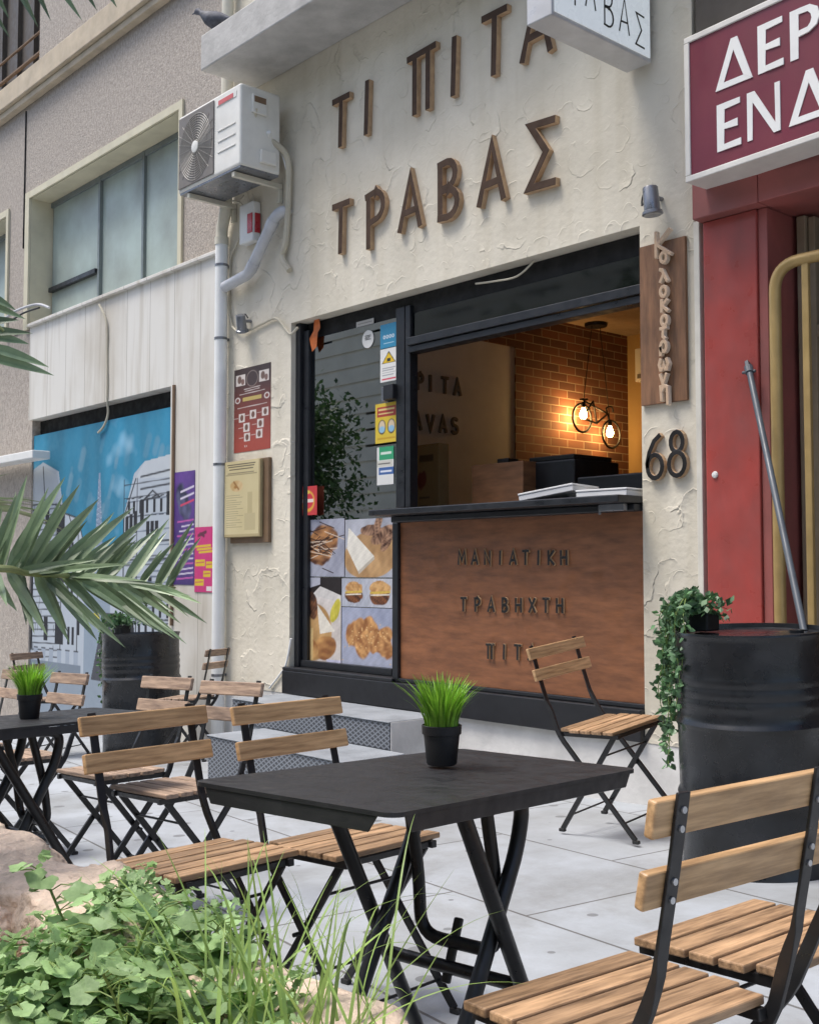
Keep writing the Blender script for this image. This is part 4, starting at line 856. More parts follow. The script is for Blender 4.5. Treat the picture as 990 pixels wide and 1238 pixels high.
# ================================================================ OIL DRUMS AND IVY
def make_drum(label):
    t = thing('oil_drum', label, 'drum', group='black oil drums used as stands'); h = .925; ro = .292
    P = [(.05, .0), (ro - .004, 0), (ro + .004, .006), (ro + .004, .016), (ro, .022)]
    def ring(z, a): return [(ro, z - .022), (ro + a * .5, z - .012), (ro + a, z), (ro + a * .5, z + .012), (ro, z + .022)]
    P += [(ro, .10)] + [(ro, .235)] + ring(.29, .010) + ring(.575, .012) + ring(.655, .005) + ring(.70, .005) + ring(.745, .005) + [(ro, h - .03), (ro + .003, h - .018), (ro + .008, h - .008), (ro + .006, h), (ro - .006, h), (ro - .008, h - .018)]
    mb = MB(); mb.lathe(P, n=72, close=False); mb.build('drum_body', MT['drum'], t, smooth=True)
    mb = MB(); mb.lathe([(.001, h - .02), (ro - .02, h - .022), (ro - .009, h - .018)], n=48, close=False); mb.lathe([(.028, 0), (.028, .012), (.02, .014), (.001, .014)], (.12, .14, h - .021), 16, close=False); mb.build('drum_lid', MT['drum'], t, smooth=True)
    return t
D1 = Vector((-2.455, -.80, g(-2.45))); D2 = Vector((-7.93, -.52, g(-7.93)))
dr = make_drum('large black ribbed oil drum on the right with a grey pole standing in it'); dr.location = D1; dr.rotation_euler = (R(2.6), 0, 0)
d2 = copy_tree(dr); stand(d2, D2.x, D2.y, 60); tag(d2, 'far black oil drum behind the palm fronds and in front of the marble wall', 'drum')
def trailing_plant(x, y, z, dirv, strands, seed, label, spread=.09, size=1.):
    t = thing('trailing_plant', label, 'plant', (x, y, z)); r = np.random.default_rng(seed); dv = Vector(dirv).normalized(); sv = Vector((-dv.y, dv.x, 0))
    pm = MB(); pm.box((-.045, -.045, 0), (.045, .045, .07)); pm.build('pot', MT['pot'], t, bevel=.006)
    st_ = MB(); lf = MB()
    for (L, off, out) in strands:
        pts = [Vector((0, 0, .08)), dv * (.05) + sv * off * .4 + Vector((0, 0, .15)), dv * (out) + sv * off + Vector((0, 0, .07))]
        n = max(3, int(L / .1)); b = pts[-1]
        for k in range(1, n + 1): pts.append(b + Vector((0, 0, -L * k / n)) + sv * (math.sin(k * 1.3 + seed + off * 40) * .022) + dv * (.012 * math.sin(k * 2 + off * 70)))
        C_ = smoothpts(pts, 4); st_.tube(C_, .0018, 5)
        for i in range(2, len(C_)):
            for q in range(3):
                p = C_[i] + Vector(r.normal(size=3)) * .008; a = Vector(r.normal(size=3)); a.z -= .5; a += dv * .3; a.normalize(); ll = r.uniform(.022, .038) * size; ww = ll * .40
                e = a.cross(Vector(r.normal(size=3))).normalized(); nn = a.cross(e)
                m0, m1, m2 = p + a * ll * .35, p + a * ll * .7, p + a * ll
                lf.poly([p, m0 + e * ww * .9 + nn * .003, m1 + e * ww * .65 + nn * .002, m2]); lf.poly([p, m2, m1 - e * ww * .65 + nn * .002, m0 - e * ww * .9 + nn * .003])
    for k in range(330):
        p = Vector((r.normal() * .055, r.normal() * .055, .085 + r.uniform(-.03, .05))) + dv * .03; a = (Vector(r.normal(size=3)) + Vector((0, 0, .6))).normalized(); ll = r.uniform(.024, .04) * size; e = a.cross(Vector(r.normal(size=3))).normalized() * ll * .38
        lf.poly([p, p + a * ll * .5 + e, p + a * ll]); lf.poly([p, p + a * ll, p + a * ll * .5 - e])
    st_.build('stem', MT['stem'], t, smooth=True); lf.build('foliage', MT['ivy'], t)
    return t
lv = Vector((-.80, -.45, 0))
trailing_plant(D1.x - .20, D1.y - .06, D1.z + .91, lv, [(.28, .22, .06), (.36, .19, .09), (.22, -.2, .07), (.45, .12, .12), (.60, .07, .13), (.30, .0, .15), (.55, .05, .14), (.62, -.03, .15), (.44, .09, .13), (.36, -.07, .16), (.26, .13, .10), (.22, -.13, .12), (.50, .02, .17), (.34, -.10, .13), (.16, .16, .08), (.18, -.16, .08)], 4, 'trailing green leafy plant hanging down the left side of the near drum', size=1.05)
trailing_plant(D2.x - .18, D2.y - .08, D2.z + .91, Vector((-.8, -.5, 0)), [(.45, .0, .16), (.6, .05, .15), (.5, -.05, .16), (.3, .1, .12), (.25, -.1, .14)], 9, 'trailing green plant hanging down the left side of the far drum')
# pole leaning from the drum against the red pillar
pt = W(905, 447, -.05); pb = Vector((-2.36, -.60, D1.z + .91))
po = thing('metal_pole', 'grey metal pole with a bracket on top leaning from the near drum against the pillar', 'pole', pb)
mb = MB(); v = pt - pb; mb.tube([(0, 0, 0), v], .015, 14); mb.build('tube', MT['pole'], po, smooth=True)
mb = MB(); u = v.normalized(); mb.tube([v * .985, v + u * .02], .021, 14); mb.bar(v + u * .005, v + u * .05, .018, .03, (1, 0, 0)); mb.tube([v + Vector((-.035, 0, -.01)), v + Vector((.035, 0, -.01))], .008, 8); mb.build('bracket', MT['pole'], po, bevel=.002)

# ================================================================ SHOP LETTERING
YB = -.045
def sign_letters(root, specs, y, depth, sw, mats, wide=1.):
    for ch, x, zt, zb in specs:
        wch = GL[ch][1] * (zt - zb) * wide
        letter(ch, lambda u, v, d, x=x, zb=zb, wch=wch: Vector((x - wch / 2 + u - root.location.x, y - d - root.location.y, zb + v - root.location.z)), zt - zb, sw, depth, mats, root, wide)
ss = thing('shop_name_sign', 'raised dark wooden capitals spelling the shop name in two rows on the plaster', 'sign', (-5.3, 0, 3.3))
sp = []
for ch, px, yt, yb in [('Τ', 411, 119, 175), ('Ι', 442, 99, 160), ('Π', 508, 62, 133), ('Ι', 547, 46, 113), ('Τ', 596, 16, 88), ('Α', 646, -12, 66), ('Τ', 411, 247, 304), ('Ρ', 452, 232, 296), ('Α', 494, 211, 275), ('Β', 540, 195, 262), ('Α', 592, 172, 243), ('Σ', 653, 147, 224)]:
    a = W(px, yt, YB); b = W(px, yb, YB); sp.append((ch, a.x, a.z, b.z))
sign_letters(ss, sp, -.001, .038, .046, [MT['lface'], MT['lside']], 1.0)
# counter lettering
cl = thing('counter_lettering', 'small raised black capitals in three rows on the stained wooden counter panel', 'lettering', (-4.5, .02, .9))
sp = []
def row(txt, x0, x1, yt, yb, yt1, yb1, y=.0):
    n = len(txt)
    for i, ch in enumerate(txt):
        f_ = i / (n - 1); px = x0 + (x1 - x0) * f_; a = W(px, yt + (yt1 - yt) * f_, y); b = W(px, yb + (yb1 - yb) * f_, y); sp.append((ch, a.x, a.z, b.z))
row('ΜΑΝΙΑΤΙΚΗ', 557, 680, 666.5, 682, 666, 682.5); row('ΤΡΑΒΗΧΤΗ', 559, 675, 723, 738.5, 724, 740.5); row('ΠΙΤΑ', 591, 641, 779, 796, 781, 798)
sign_letters(cl, sp, .019, .012, .0165, [MT['ldark'], mat('panel_letter_edge', (.55, .36, .20), .5)], 1.12)
# vertical street-name board and house number
b0 = W(774, 300, -.0); bd0 = W(833, 484, -.0); zt = W(803, 293, 0).z
vb = thing('street_name_board', 'tall narrow brown wooden board with light letters stacked one above another', 'sign', (b0.x, 0, bd0.z))
mb = MB(); mb.box((.008, -.022, 0), (bd0.x - b0.x, -.002, zt - bd0.z)); mb.build('board', MT['board'], vb, bevel=.002)
ml = [mat('letter_mid', (.50, .35, .23), .6), mat('letter_pale', (.72, .60, .47), .6)]
for ch, py, pxx, h in [('Κ', 310, 801, 30), ('ο', 318, 803, 12), ('λ', 341, 803, 15), ('ο', 359, 803, 12), ('κ', 377, 804, 14), ('ο', 394, 804, 12), ('τ', 410, 803, 13), ('ρ', 426, 803, 13), ('ω', 448, 803, 14), ('ν', 466, 803, 13), ('η', 484, 804, 18)]:
    b = W(pxx, py, -.03); hh = W(pxx, py - h, -.03).z - b.z; wch = GL[ch][1] * hh * 1.15
    letter(ch, lambda u, v, d, b=b, wch=wch: Vector((b.x - wch / 2 + u, -.0235 - d, b.z + v)) - vb.location, hh, .0165, .026, [ml[0], ml[1]], vb, 1.45)
hn = thing('house_number', 'raised dark house number 68 with pale wooden edges on the right plaster pier', 'sign', (-3.45, 0, 1.7))
sp = []
for ch, px, yt, yb in [('6', 790, 526, 578), ('8', 817, 522, 575)]:
    a = W(px, yt, -.03); b = W(px, yb, -.03); sp.append((ch, a.x, a.z, b.z))
sign_letters(hn, sp, -.001, .028, .026, [MT['ldark'], MT['lside']], .86)
# projecting light box
lb = thing('light_box', 'white projecting light box sign with thin black handwriting high on the wall', 'sign', (-3.56, 0, 3.775))
mb = MB(); X0, X1, Y0, Y1, Z1 = -.085, .075, -.815, -.03, .62
mb.box((X0, Y0, 0), (X1, Y1, Z1)); mb.build('case', MT['lightbody'], lb, bevel=.006)
mb = MB(); mb.box((X1 + .001, Y0 + .018, .02), (X1 + .006, Y1 - .018, Z1 - .02)); mb.box((X0 - .006, Y0 + .018, .02), (X0 - .001, Y1 - .018, Z1 - .02)); mb.build('light_face', MT['lightface'], lb)
mb = MB(); mb.tube([(0, Y1, .5), (0, -.001, .5)], .03); mb.tube([(0, Y1, .12), (0, -.001, .12)], .03); mb.build('wall_arm', MT['galv'], lb)
x_ = 0.
for ch, y, z, h in [('Τ', -.745, .115, .19), ('Ρ', -.66, .10, .20), ('Α', -.57, .125, .17), ('Β', -.43, .075, .19), ('Α', -.305, .085, .18), ('Σ', -.17, .055, .17)]:
    letter(ch, lambda u, v, d, y=y, z=z: Vector((X1 + .0065 + d, y + u, z + v)), h, .009, .002, [MT['ldark'], MT['ldark']], lb, .8)
redl = mat('red_lettering', (.5, .03, .04), .5)
for i, ch in enumerate('ΠΙΤΑ'): letter(ch, lambda u, v, d, i=i: Vector((X1 + .0065 + d, -.52 + i * .11 + u, .33 + v)), .10, .012, .002, [redl, redl], lb, .8)

# ================================================================ AIR CONDITIONER
ax0, ax1, ay0, ay1 = -7.60, -6.735, -.45, -.10; az0 = W(285, 203, ay0).z; az1 = W(286, 102, ay0).z
ac = thing('air_conditioner', 'white outdoor air conditioner unit with dark round fan grille on wall brackets', 'air conditioner', (ax0, ay0, az0)); Wd, Dp, Hh = ax1 - ax0, ay1 - ay0, az1 - az0
mb = MB(); mb.box((0, 0, .012), (Wd, Dp, Hh)); mb.build('casing', MT['acwhite'], ac, bevel=.018, seg=3)
mb = MB(); mb.box((.012, .012, 0), (Wd - .012, Dp - .01, .014)); mb.build('base_tray', MT['galv'], ac)
gw = Wd * .60
mb = MB(); mb.box((.02, -.010, .035), (gw, -.001, Hh - .025)); mb.build('grille_plate', MT['grille'], ac, bevel=.004)
gm = MB(); cx, cz_ = (.02 + gw) / 2, Hh / 2
for k in range(1, 15):
    rr = .018 * k; pts = []
    for j in range(41):
        t = 2 * math.pi * j / 40; x = cx + rr * math.cos(t) * (gw - .02) / (Hh - .06) * .98; z = cz_ + rr * math.sin(t)
        pts.append((min(max(x, .026), gw - .006), -.0135, min(max(z, .04), Hh - .03)))
    gm.tube(pts, .0021, 4, cap=False)
for k in range(20):
    t = 2 * math.pi * k / 20; gm.tube([(cx + .04 * math.cos(t), -.0125, cz_ + .04 * math.sin(t)), (min(max(cx + .32 * math.cos(t), .026), gw - .006), -.0125, min(max(cz_ + .25 * math.sin(t), .04), Hh - .03))], .0016, 4)
gm.build('fan_grille', mat('grille_wire', (.42, .40, .36), .5), ac)
mb = MB(); mb.lathe([(.045, 0), (.045, .006), (.03, .01), (.001, .011)], n=24, close=False); o = mb.build('fan_hub', MT['acwhite'], ac, smooth=True); o.location = (cx, -.013, cz_); o.rotation_euler = (R(90), 0, 0)
mb = MB()
for z in (.17, .25, .33):
    l_ = MB(); l_.box((gw + .05, -.006, z), (Wd - .06, .001, z + .012)); l_.build('front_rib', MT['acwhite'], ac, bevel=.003)
mb.box((gw + .03, -.004, Hh - .09), (Wd - .05, .001, Hh - .045)); o = mb.build('front_louvre', MT['acwhite'], ac, bevel=.003)
mb = MB(); mb.box((gw + .06, -.0065, Hh - .085), (Wd - .09, -.0045, Hh - .052)); mb.build('red_label', mat('ac_label', (.55, .12, .12), .5), ac)
mb = MB(); mb.box((Wd - .001, .09, Hh - .20), (Wd + .022, .22, Hh - .06)); mb.build('side_cover', MT['acwhite'], ac, bevel=.008)
mb = MB(); mb.box((Wd + .001, .16, .06), (Wd + .03, .30, .16)); mb.build('valve_cover', MT['acwhite'], ac, bevel=.008)
mb = MB(); mb.box((Wd + .0225, .105, Hh - .12), (Wd + .024, .205, Hh - .075)); mb.build('side_handle', MT['rust'], ac)
for x in (.10, Wd - .14):
    mb = MB(); mb.box((x, .02, -.042), (x + .035, -ay0 - .004, -.004)); mb.box((x, -ay0 - .035, -.35 + .2), (x + .035, -ay0 - .003, -.044)); mb.build('bracket', MT['pvcold'], ac, bevel=.003)
# pipes and cables
pp = W(266, 560, -.07); dz0 = g(pp.x)
dp = thing('downpipe', 'long white vertical downpipe between marble wall and plaster wall', 'pipe', (pp.x, -.07, dz0))
zj = W(268, 292, -.07).z; zk = W(272, 262, -.07).z
mb = MB(); mb.tube([(0, 0, 0), (0, 0, zj - dz0)], .05, 20); mb.build('lower_pipe', MT['pvc'], dp, smooth=True)
mb = MB(); mb.tube(fillet([(0, 0, zj - dz0 + .001), (0, 0, zj - dz0 + .10), (.06, .0, zk - dz0 + .06), (.06, 0, 6.6)], .06), .047, 20); mb.lathe([(.056, 0), (.056, .06)], (0, 0, zj - dz0 - .03), 20); mb.build('upper_pipe', MT['pvcold'], dp, smooth=True)
for z in (W(266, 322, -.07).z, W(266, 410, -.07).z, W(264, 562, -.07).z, W(264, 816, -.07).z):
    mb = MB(); mb.lathe([(.0525, -.010), (.0525, .010)], (0, 0, z - dz0), 20); mb.box((-.012, .045, z - dz0 - .01), (.012, .068, z - dz0 + .01)); mb.build('pipe_clamp', MT['galv'], dp)
wp = thing('waste_pipe', 'short slanting grey pipe joining the white downpipe under the air conditioner', 'pipe', (pp.x, -.07, zj))
a = W(272, 347, -.085); b = W(301, 331, -.085); c = W(333, 262, -.085); dd = Vector((c.x + .06, -.002, c.z + .02)); O = Vector((pp.x, -.07, zj))
mb = MB(); mb.tube(fillet([a - O, b - O, c - O, c - O + Vector((.05, .03, .04)), dd - O], .05, 6), .042, 18); mb.build('pipe', MT['pvcgrey'], wp, smooth=True)
for p_, q_ in ((b, c), (c, b)):
    d_ = (q_ - p_).normalized(); mb = MB(); mb.tube([p_ - O + d_ * .03, p_ - O + d_ * .10], .0465, 18); mb.build('pipe_collar', MT['pvcgrey'], wp, smooth=True)
def cable(label, pts, r, m, name='cable', cat='cable'):
    P = [Vector(p) for p in pts]; o = P[0]; mb = MB(); mb.tube(smoothpts([p - o for p in P], 5), r, 8); c = mb.build(name, m, smooth=True, loc=o); return tag(c, label, cat)
cable('thick cream insulated hose running down beside the air conditioner', [W(318, 166, -.2), W(330, 172, -.16), W(347, 190, -.06), W(349, 230, -.04), W(346, 290, -.035), W(341, 310, -.035), W(350, 327, -.03)], .024, MT['wire'], 'insulated_hose', 'hose')
cable('pale hose curving from the air conditioner side cover', [Vector((ax1 + .02, -.22, az0 + .30)), W(330, 178, -.12), W(342, 186, -.07), W(348, 205, -.05)], .017, MT['pvc'], 'drain_hose', 'hose')
cable('twin grey wires hanging from the air conditioner side handle', [Vector((ax1 + .026, -.33, az1 - .17)), W(309, 150, -.3), W(318, 164, -.2), W(333, 173, -.12), W(345, 190, -.055)], .008, MT['wire'])
cable('thin grey cable looping under the air conditioner to the downpipe', [W(281, 243, -.15), W(293, 248, -.06), W(296, 270, -.02), W(286, 296, -.02), W(279, 312, -.02), W(278, 345, -.02), W(277, 375, -.02), W(281, 395, -.02)], .008, MT['wire'])
cable('cream cable running from the small lamp to the dark corner of the hatch', [W(281, 395, -.02), W(288, 401, -.03), W(300, 400, -.02), W(318, 391, -.02), W(334, 385, -.02), W(345, 397, -.02), W(352, 404, -.03), W(360, 396, -.02)], .010, MT['wire'])
cable('short bent cable hanging over the top edge of the mural', [W(120, 368, -.05), W(129, 390, -.03), W(130, 430, -.02), W(130, 480, -.02), W(131, 500, .03), W(126, 515, .03), W(119, 523, .03)], .011, MT['wire'])
cable('black drooping wire across the dark slot over the hatch', [W(575, 343, .05), W(598, 340, .04), W(625, 334, .04), W(645, 316, .05)], .006, MT['wire'])
cable('white cable slanting down the corner of the black base', [W(352, 772, -.01), W(346, 803, -.012), W(339, 815, -.012), W(326, 832, -.012)], .008, MT['pvc'])
cable('bundled old cables along the ledge at the left edge', [W(-40, 402, -.1), W(0, 388, -.1), W(22, 375, -.08), W(45, 368, -.06), W(60, 372, -.04)], .014, MT['pvcgrey'])
cable('second old cable drooping at the left edge below the ledge', [W(-40, 395, -.1), W(0, 391, -.12), W(16, 386, -.1), W(30, 378, -.08), W(48, 372, -.06)], .010, MT['ldark'])
al = W(307, 272, 0); box = thing('alarm_box', 'small white alarm box with a red lens under the air conditioner', 'alarm box', (al.x, 0, al.z))
mb = MB(); mb.box((-.09, -.075, -.155), (.10, -.002, .155)); mb.build('housing', MT['white'], box, bevel=.012)
mb = MB(); mb.box((.1005, -.06, -.09), (.112, -.014, .06)); mb.box((.03, -.082, -.09), (.098, -.0755, .06)); mb.build('lens', MT['redplastic'], box, bevel=.003)
def spot(px, py, y, label, tilt, s=1.):
    p = W(px, py, y); t = thing('wall_spotlight', label, 'lamp', p, group='small grey wall spotlights')
    mb = MB(); mb.lathe([(.001, .075), (.036, .073), (.040, .068), (.042, -.05), (.052, -.056), (.054, -.07), (.046, -.075), (.001, -.066)], n=28, close=False); o = mb.build('lamp_body', MT['galv'], t, smooth=True); o.rotation_euler = tilt; o.scale = (s, s, s)
    mb = MB(); mb.tube([(0, 0, .02), (0, -p.y - .002, .03)], .012, 10); mb.lathe([(.03, 0), (.03, .012)], n=18); mb.build('arm', MT['galv'], t, smooth=True)
    mb = MB(); mb.tube(smoothpts([(-.04, 0, .01), (-.075, .02, .0), (-.07, .03, .06), (-.03, .05, .085), (0, .06, .05)]), .005, 6); mb.build('cord', MT['ldark'], t, smooth=True)
spot(787, 243, -.09, 'small grey spotlight mounted above the tall wooden board', (R(4), R(-3), 0), 1.0)
spot(292, 391, -.09, 'small grey spotlight tilted on the plaster above the red menu poster', (R(22), R(22), 0), .92)
# pigeon on the canopy corner
pg0 = Vector((-7.13, -.42, cz + .272)); pgn = thing('pigeon', 'dark grey pigeon perched on the left corner of the canopy slab', 'bird', pg0)
mb = MB(); prof = [(-.19, .062, .010, .004), (-.155, .068, .022, .008), (-.11, .08, .034, .022), (-.06, .09, .05, .045), (-.01, .098, .058, .058), (.04, .108, .056, .058), (.08, .128, .044, .046), (.105, .155, .030, .032), (.122, .178, .024, .026), (.142, .186, .024, .024), (.160, .184, .016, .016), (.172, .179, .006, .006), (.188, .175, .003, .003)]
V = []; F = []; n_ = 14
for (x, z, a, b) in prof:
    for j in range(n_): t = 2 * math.pi * j / n_; V.append((x, a * math.cos(t), z + b * math.sin(t)))
for i in range(len(prof) - 1):
    for j in range(n_): F.append((i * n_ + j, i * n_ + (j + 1) % n_, (i + 1) * n_ + (j + 1) % n_, (i + 1) * n_ + j))
F += [tuple(range(n_ - 1, -1, -1)), tuple((len(prof) - 1) * n_ + j for j in range(n_))]
mb.raw(V, F)
for s in (-1, 1): mb.tube([(.01, s * .022, .05), (.015, s * .024, .004), (.04, s * .026, .003)], .004, 6)
o = mb.build('bird_body', MT['pigeon'], pgn, smooth=True); pgn.rotation_euler = (0, 0, R(205)); pgn.scale = (1.1, 1.1, 1.1)

# ================================================================ INSIDE THE HATCH
lb1 = X(705, 499, -6.57); lb2 = X(737, 521, -6.57)
pen = thing('pendant_lamp', 'black bicycle shaped pendant lamp with two glowing bulbs by the brick wall', 'lamp', (lb1.x, lb1.y, lb1.z))
rw = .128; dy = lb2.y - lb1.y; zc = IZC - lb1.z
def ring_pts(c, r, n=28): return [(c[0], c[1] + r * math.cos(2 * math.pi * k / n), c[2] + r * math.sin(2 * math.pi * k / n)) for k in range(n + 1)]
w1 = Vector((0, -.02, -.05)); w2 = Vector((0, dy + .02, lb2.z - lb1.z - .03))
for c in (w1, w2):
    mb = MB(); mb.tube(ring_pts(c, rw), .011, 8, cap=False); mb.build('wheel', MT['blackmet'], pen, smooth=True)
fa, fb, fc, fd = w1 + Vector((0, .03, rw + .03)), w1 + Vector((0, dy * .55, -.03)), w1 + Vector((0, dy * .42, .17)), w2 + Vector((0, -.05, rw + .06))
mb = MB()
for a, b in ((w1, fa), (fa, fd), (fc, fb), (fb, fd), (fd, w2), (fb, w1), (w1, fc), (fa + Vector((-.0, -.05, .01)), fa + Vector((0, .05, .02)))): mb.tube([a, b], .009, 8)
mb.tube(smoothpts([fd, fd + Vector((0, -.02, .05)), fd + Vector((0, .06, .07)), fd + Vector((0, .08, .02))]), .008, 8); mb.build('bicycle_frame', MT['blackmet'], pen, smooth=True)
for k, p in enumerate((Vector((0, 0, 0)), Vector((0, dy, lb2.z - lb1.z)))):
    mb = MB(); mb.lathe([(.001, -.06), (.02, -.055), (.034, -.03), (.033, -.005), (.018, .03), (.014, .045)], p, 18, close=False); mb.build('bulb', MT['bulb'], pen, smooth=True)
    mb = MB(); mb.lathe([(.016, .046), (.02, .05), (.02, .09), (.012, .10)], p, 16); mb.build('lamp_holder', MT['blackmet'], pen, smooth=True)
    mb = MB(); mb.tube([p + Vector((0, 0, .1)), Vector((0, dy * (.35 + .3 * k), zc - .02))], .004, 6); mb.build('cord', MT['ldark'], pen)
    pl = bpy.data.lights.new('bulb_light', 'POINT'); pl.energy = (5.0, 1.2)[k]; pl.color = (1, .56, .20); pl.shadow_soft_size = .035
    lo = bpy.data.objects.new('bulb_light', pl); COL.objects.link(lo); lo.parent = pen; lo.location = p + Vector((-.06, 0, -.04))
mb = MB(); mb.lathe([(.001, -.03), (.10, -.03), (.105, -.02), (.105, -.002)], (0, dy * .5, zc), 28, close=False); mb.build('ceiling_rose', MT['blackmet'], pen, smooth=True)
zi = zCt - .03
mb = MB(); mb.box((-5.25, .46, IZF), (-3.25, 1.6, zi)); tag(mb.build('work_counter', MT['soot'], bevel=.01), 'dark work counter inside the hatch behind the serving shelf', 'counter')
a = W(570, 563, .5); b = W(632, 563, .5); t = thing('wooden_cabinet', 'reddish brown wooden box standing inside the hatch left of the cartons', 'box', (a.x, .5, zi))
hh = a.z - zi; ww = b.x - a.x
mb = MB(); mb.box((0, 0, .001), (ww, .36, hh)); mb.build('case', MT['boxwood'], t, bevel=.004)
mb = MB(); mb.box((ww * .4, .05, hh + .001), (ww * .62, .15, hh + .035)); mb.build('handle', MT['blackmet'], t, bevel=.006)
a = W(634, 556, .62); b = W(694, 556, .62); t = thing('coffee_machine', 'black machine on the dark counter between wooden box and bulbs', 'machine', (a.x, .62, zi))
mb = MB(); hh = a.z - zi; mb.box((0, 0, .001), (b.x - a.x, .45, hh - .02)); mb.build('machine_body', MT['black'], t, bevel=.012)
mb = MB(); mb.box((.02, .02, hh - .019), (b.x - a.x - .02, .40, hh + .012)); mb.build('machine_lid', MT['blackmet'], t, bevel=.006)
a = W(697, 577, .60); t = thing('display_case', 'low black case on the dark counter at the right end of the hatch', 'case', (a.x, .60, zi))
mb = MB(); mb.box((0, 0, .001), (W(776, 577, .60).x - a.x, .4, a.z - zi)); mb.build('case_body', MT['black'], t, bevel=.01)
mb = MB(); mb.box((.05, -.006, .04), (.9, -.001, a.z - zi - .04)); mb.build('case_front', MT['frame'], t)
def pizza_box(x, y, z, rz, tilt, label, s=.30):
    t = thing('pizza_box', label, 'box', (x, y, z), group='white pizza boxes on the serving shelf'); t.rotation_euler = (0, R(tilt), R(rz))
    mb = MB(); mb.box((-s / 2, -s / 2, .001), (s / 2, s / 2, .030)); mb.build('tray', MT['card'], t, bevel=.003)
    mb = MB(); mb.box((-s / 2 - .003, -s / 2 - .003, .0315), (s / 2 + .003, s / 2 + .003, .043)); mb.build('lid', MT['card'], t, bevel=.003)
zs_ = zCt + .005
p = W(735, 596, .0); pizza_box(p.x + .01, .07, zs_, 4, 0, 'white pizza box lying flat at the right end of the serving shelf', .32)
p = W(662, 596, .0); pizza_box(p.x, .10, zs_ + .026, 14, -8, 'white pizza box lying tilted in the middle of the serving shelf', .34)
p = W(690, 600, .0); pizza_box(p.x + .05, .20, zs_, -12, 0, 'white pizza box mostly hidden under the tilted one', .26)
kb = W(516, 600, .75); t = thing('paper_bag', 'brown printed paper bag standing inside behind the black mullion', 'bag', (kb.x, .75, zi - .25))
mb = MB(); bh = W(516, 537, .75).z - zi + .25; mb.box((-.15, 0, 0), (.13, .10, bh)); mb.build('bag_body', MT['kraft'], t, bevel=.006)
def bagart(U, V):
    a = Art(U, V, .7, (.38, .24, .10)); a.ell(.3, .68, .16, .09, (.22, .05, .03)); a.ell(.42, .70, .12, .08, (.22, .05, .03))
    for k in range(6): a.line(.25, .52 - .045 * k, .25 + .4 * (1 - .12 * (k % 3)), .52 - .045 * k, .008, (.12, .07, .04))
    a.rect(.25, .86, .8, .93, (.14, .08, .04)); return a.c
o = sheet('bag_print', (-.14, -.002, .03), (1, 0, 0), (0, 0, 1), .26, bh - .05, bagart, 40, 60, MT['print'], parent=t, thick=.001)
yc = W(513, 605, .55); t = thing('tin', 'small yellow tin inside the hatch beside the paper bag', 'tin', (yc.x, .55, zi - .10))
mb = MB(); mb.lathe([(.001, 0), (.045, 0), (.047, .004), (.045, .008), (.045, .16), (.047, .165), (.001, .165)], n=24, close=False); mb.build('tin_body', MT['yellow'], t, smooth=True)
mb = MB(); mb.lathe([(.047, .166), (.047, .178), (.001, .18)], n=24, close=False); mb.build('tin_lid', MT['ldark'], t, smooth=True)
mb = MB(); mb.box((-6.7, .46, IZF), (-5.3, .86, zi - .255)); tag(mb.build('low_shelf', MT['soot'], bevel=.01), 'dark low shelf inside the hatch under the paper bag', 'shelf')
q = W(772, 430, 3.7); t = thing('wall_heater', 'small white wall unit high inside near the right edge of the hatch', 'heater', (q.x, 3.9, q.z))
mb = MB(); mb.box((-.2, 0, -.2), (.2, .098, .12)); mb.build('housing', MT['white'], t, bevel=.01)
mb = MB(); mb.box((-.17, -.004, -.17), (.17, -.0005, -.13)); mb.build('louvre', MT['grille'], t)

# ================================================================ PRINTS, STICKERS, POSTERS
YG = YF + .0105
def px_sheet(name, x0, y0, x1, y1, y, fn, label, cat, group=None, n=120, m='print'):
    a = W(x0, (y0 + y1) / 2, y); b = W(x1, (y0 + y1) / 2, y); xm = (x0 + x1) / 2; zt_, zb_ = W(xm, y0, y).z, W(xm, y1, y).z
    w_, h_ = b.x - a.x, zt_ - zb_; asp = w_ / h_; nx = max(8, int(n * min(1, asp) * 1.6)); ny = max(8, int(nx / asp))
    o = sheet(name, (a.x, y, zb_), (1, 0, 0), (0, 0, 1), w_, h_, lambda U, V: ink_of(fn(Art(U, V, asp, (1, 1, 1))), name), nx, ny, MT[m], thick=.0015)
    return tag(o, label, cat, group)
def ink_of(a, name):
    c = np.clip(a.c, 0, 1)
    if name == 'food_print':
        t = fbm(a.x, a.y, 31, 34, 3)[..., None]; c = np.clip(c * (1 + .09 * t), 0, 1); c = np.clip(1.08 * c ** 1.22, 0, 1) * .93 + c.mean(2, keepdims=True) * .07
    return c
def bgd(a, c0, c1, seed, f=3.):
    t = np.clip(fbm(a.x, a.y, seed, f) * .5 + .5, 0, 1)[..., None]; a.c = np.array(c0) * (1 - t) + np.array(c1) * t; return a
def tex(a, mask_fn, c0, c1, seed, f=24):
    t = np.clip(fbm(a.x, a.y, seed, f, 3) * .6 + .5, 0, 1)[..., None]; m = mask_fn[..., None]; a.c = a.c * (1 - m) + (np.array(c0) * (1 - t) + np.array(c1) * t) * m; return a
def emask(a, u, v, ru, rv, rot=0., soft=.12, wob=.12, seed=1):
    dx = (a.U - u) * a.a; dy = a.V - v; c, q = math.cos(rot), math.sin(rot); d = np.hypot((dx * c + dy * q) / (ru * a.a), (-dx * q + dy * c) / rv); return np.clip((1 + wob * fbm(a.x, a.y, seed, 9, 2) - d) / soft, 0, 1)
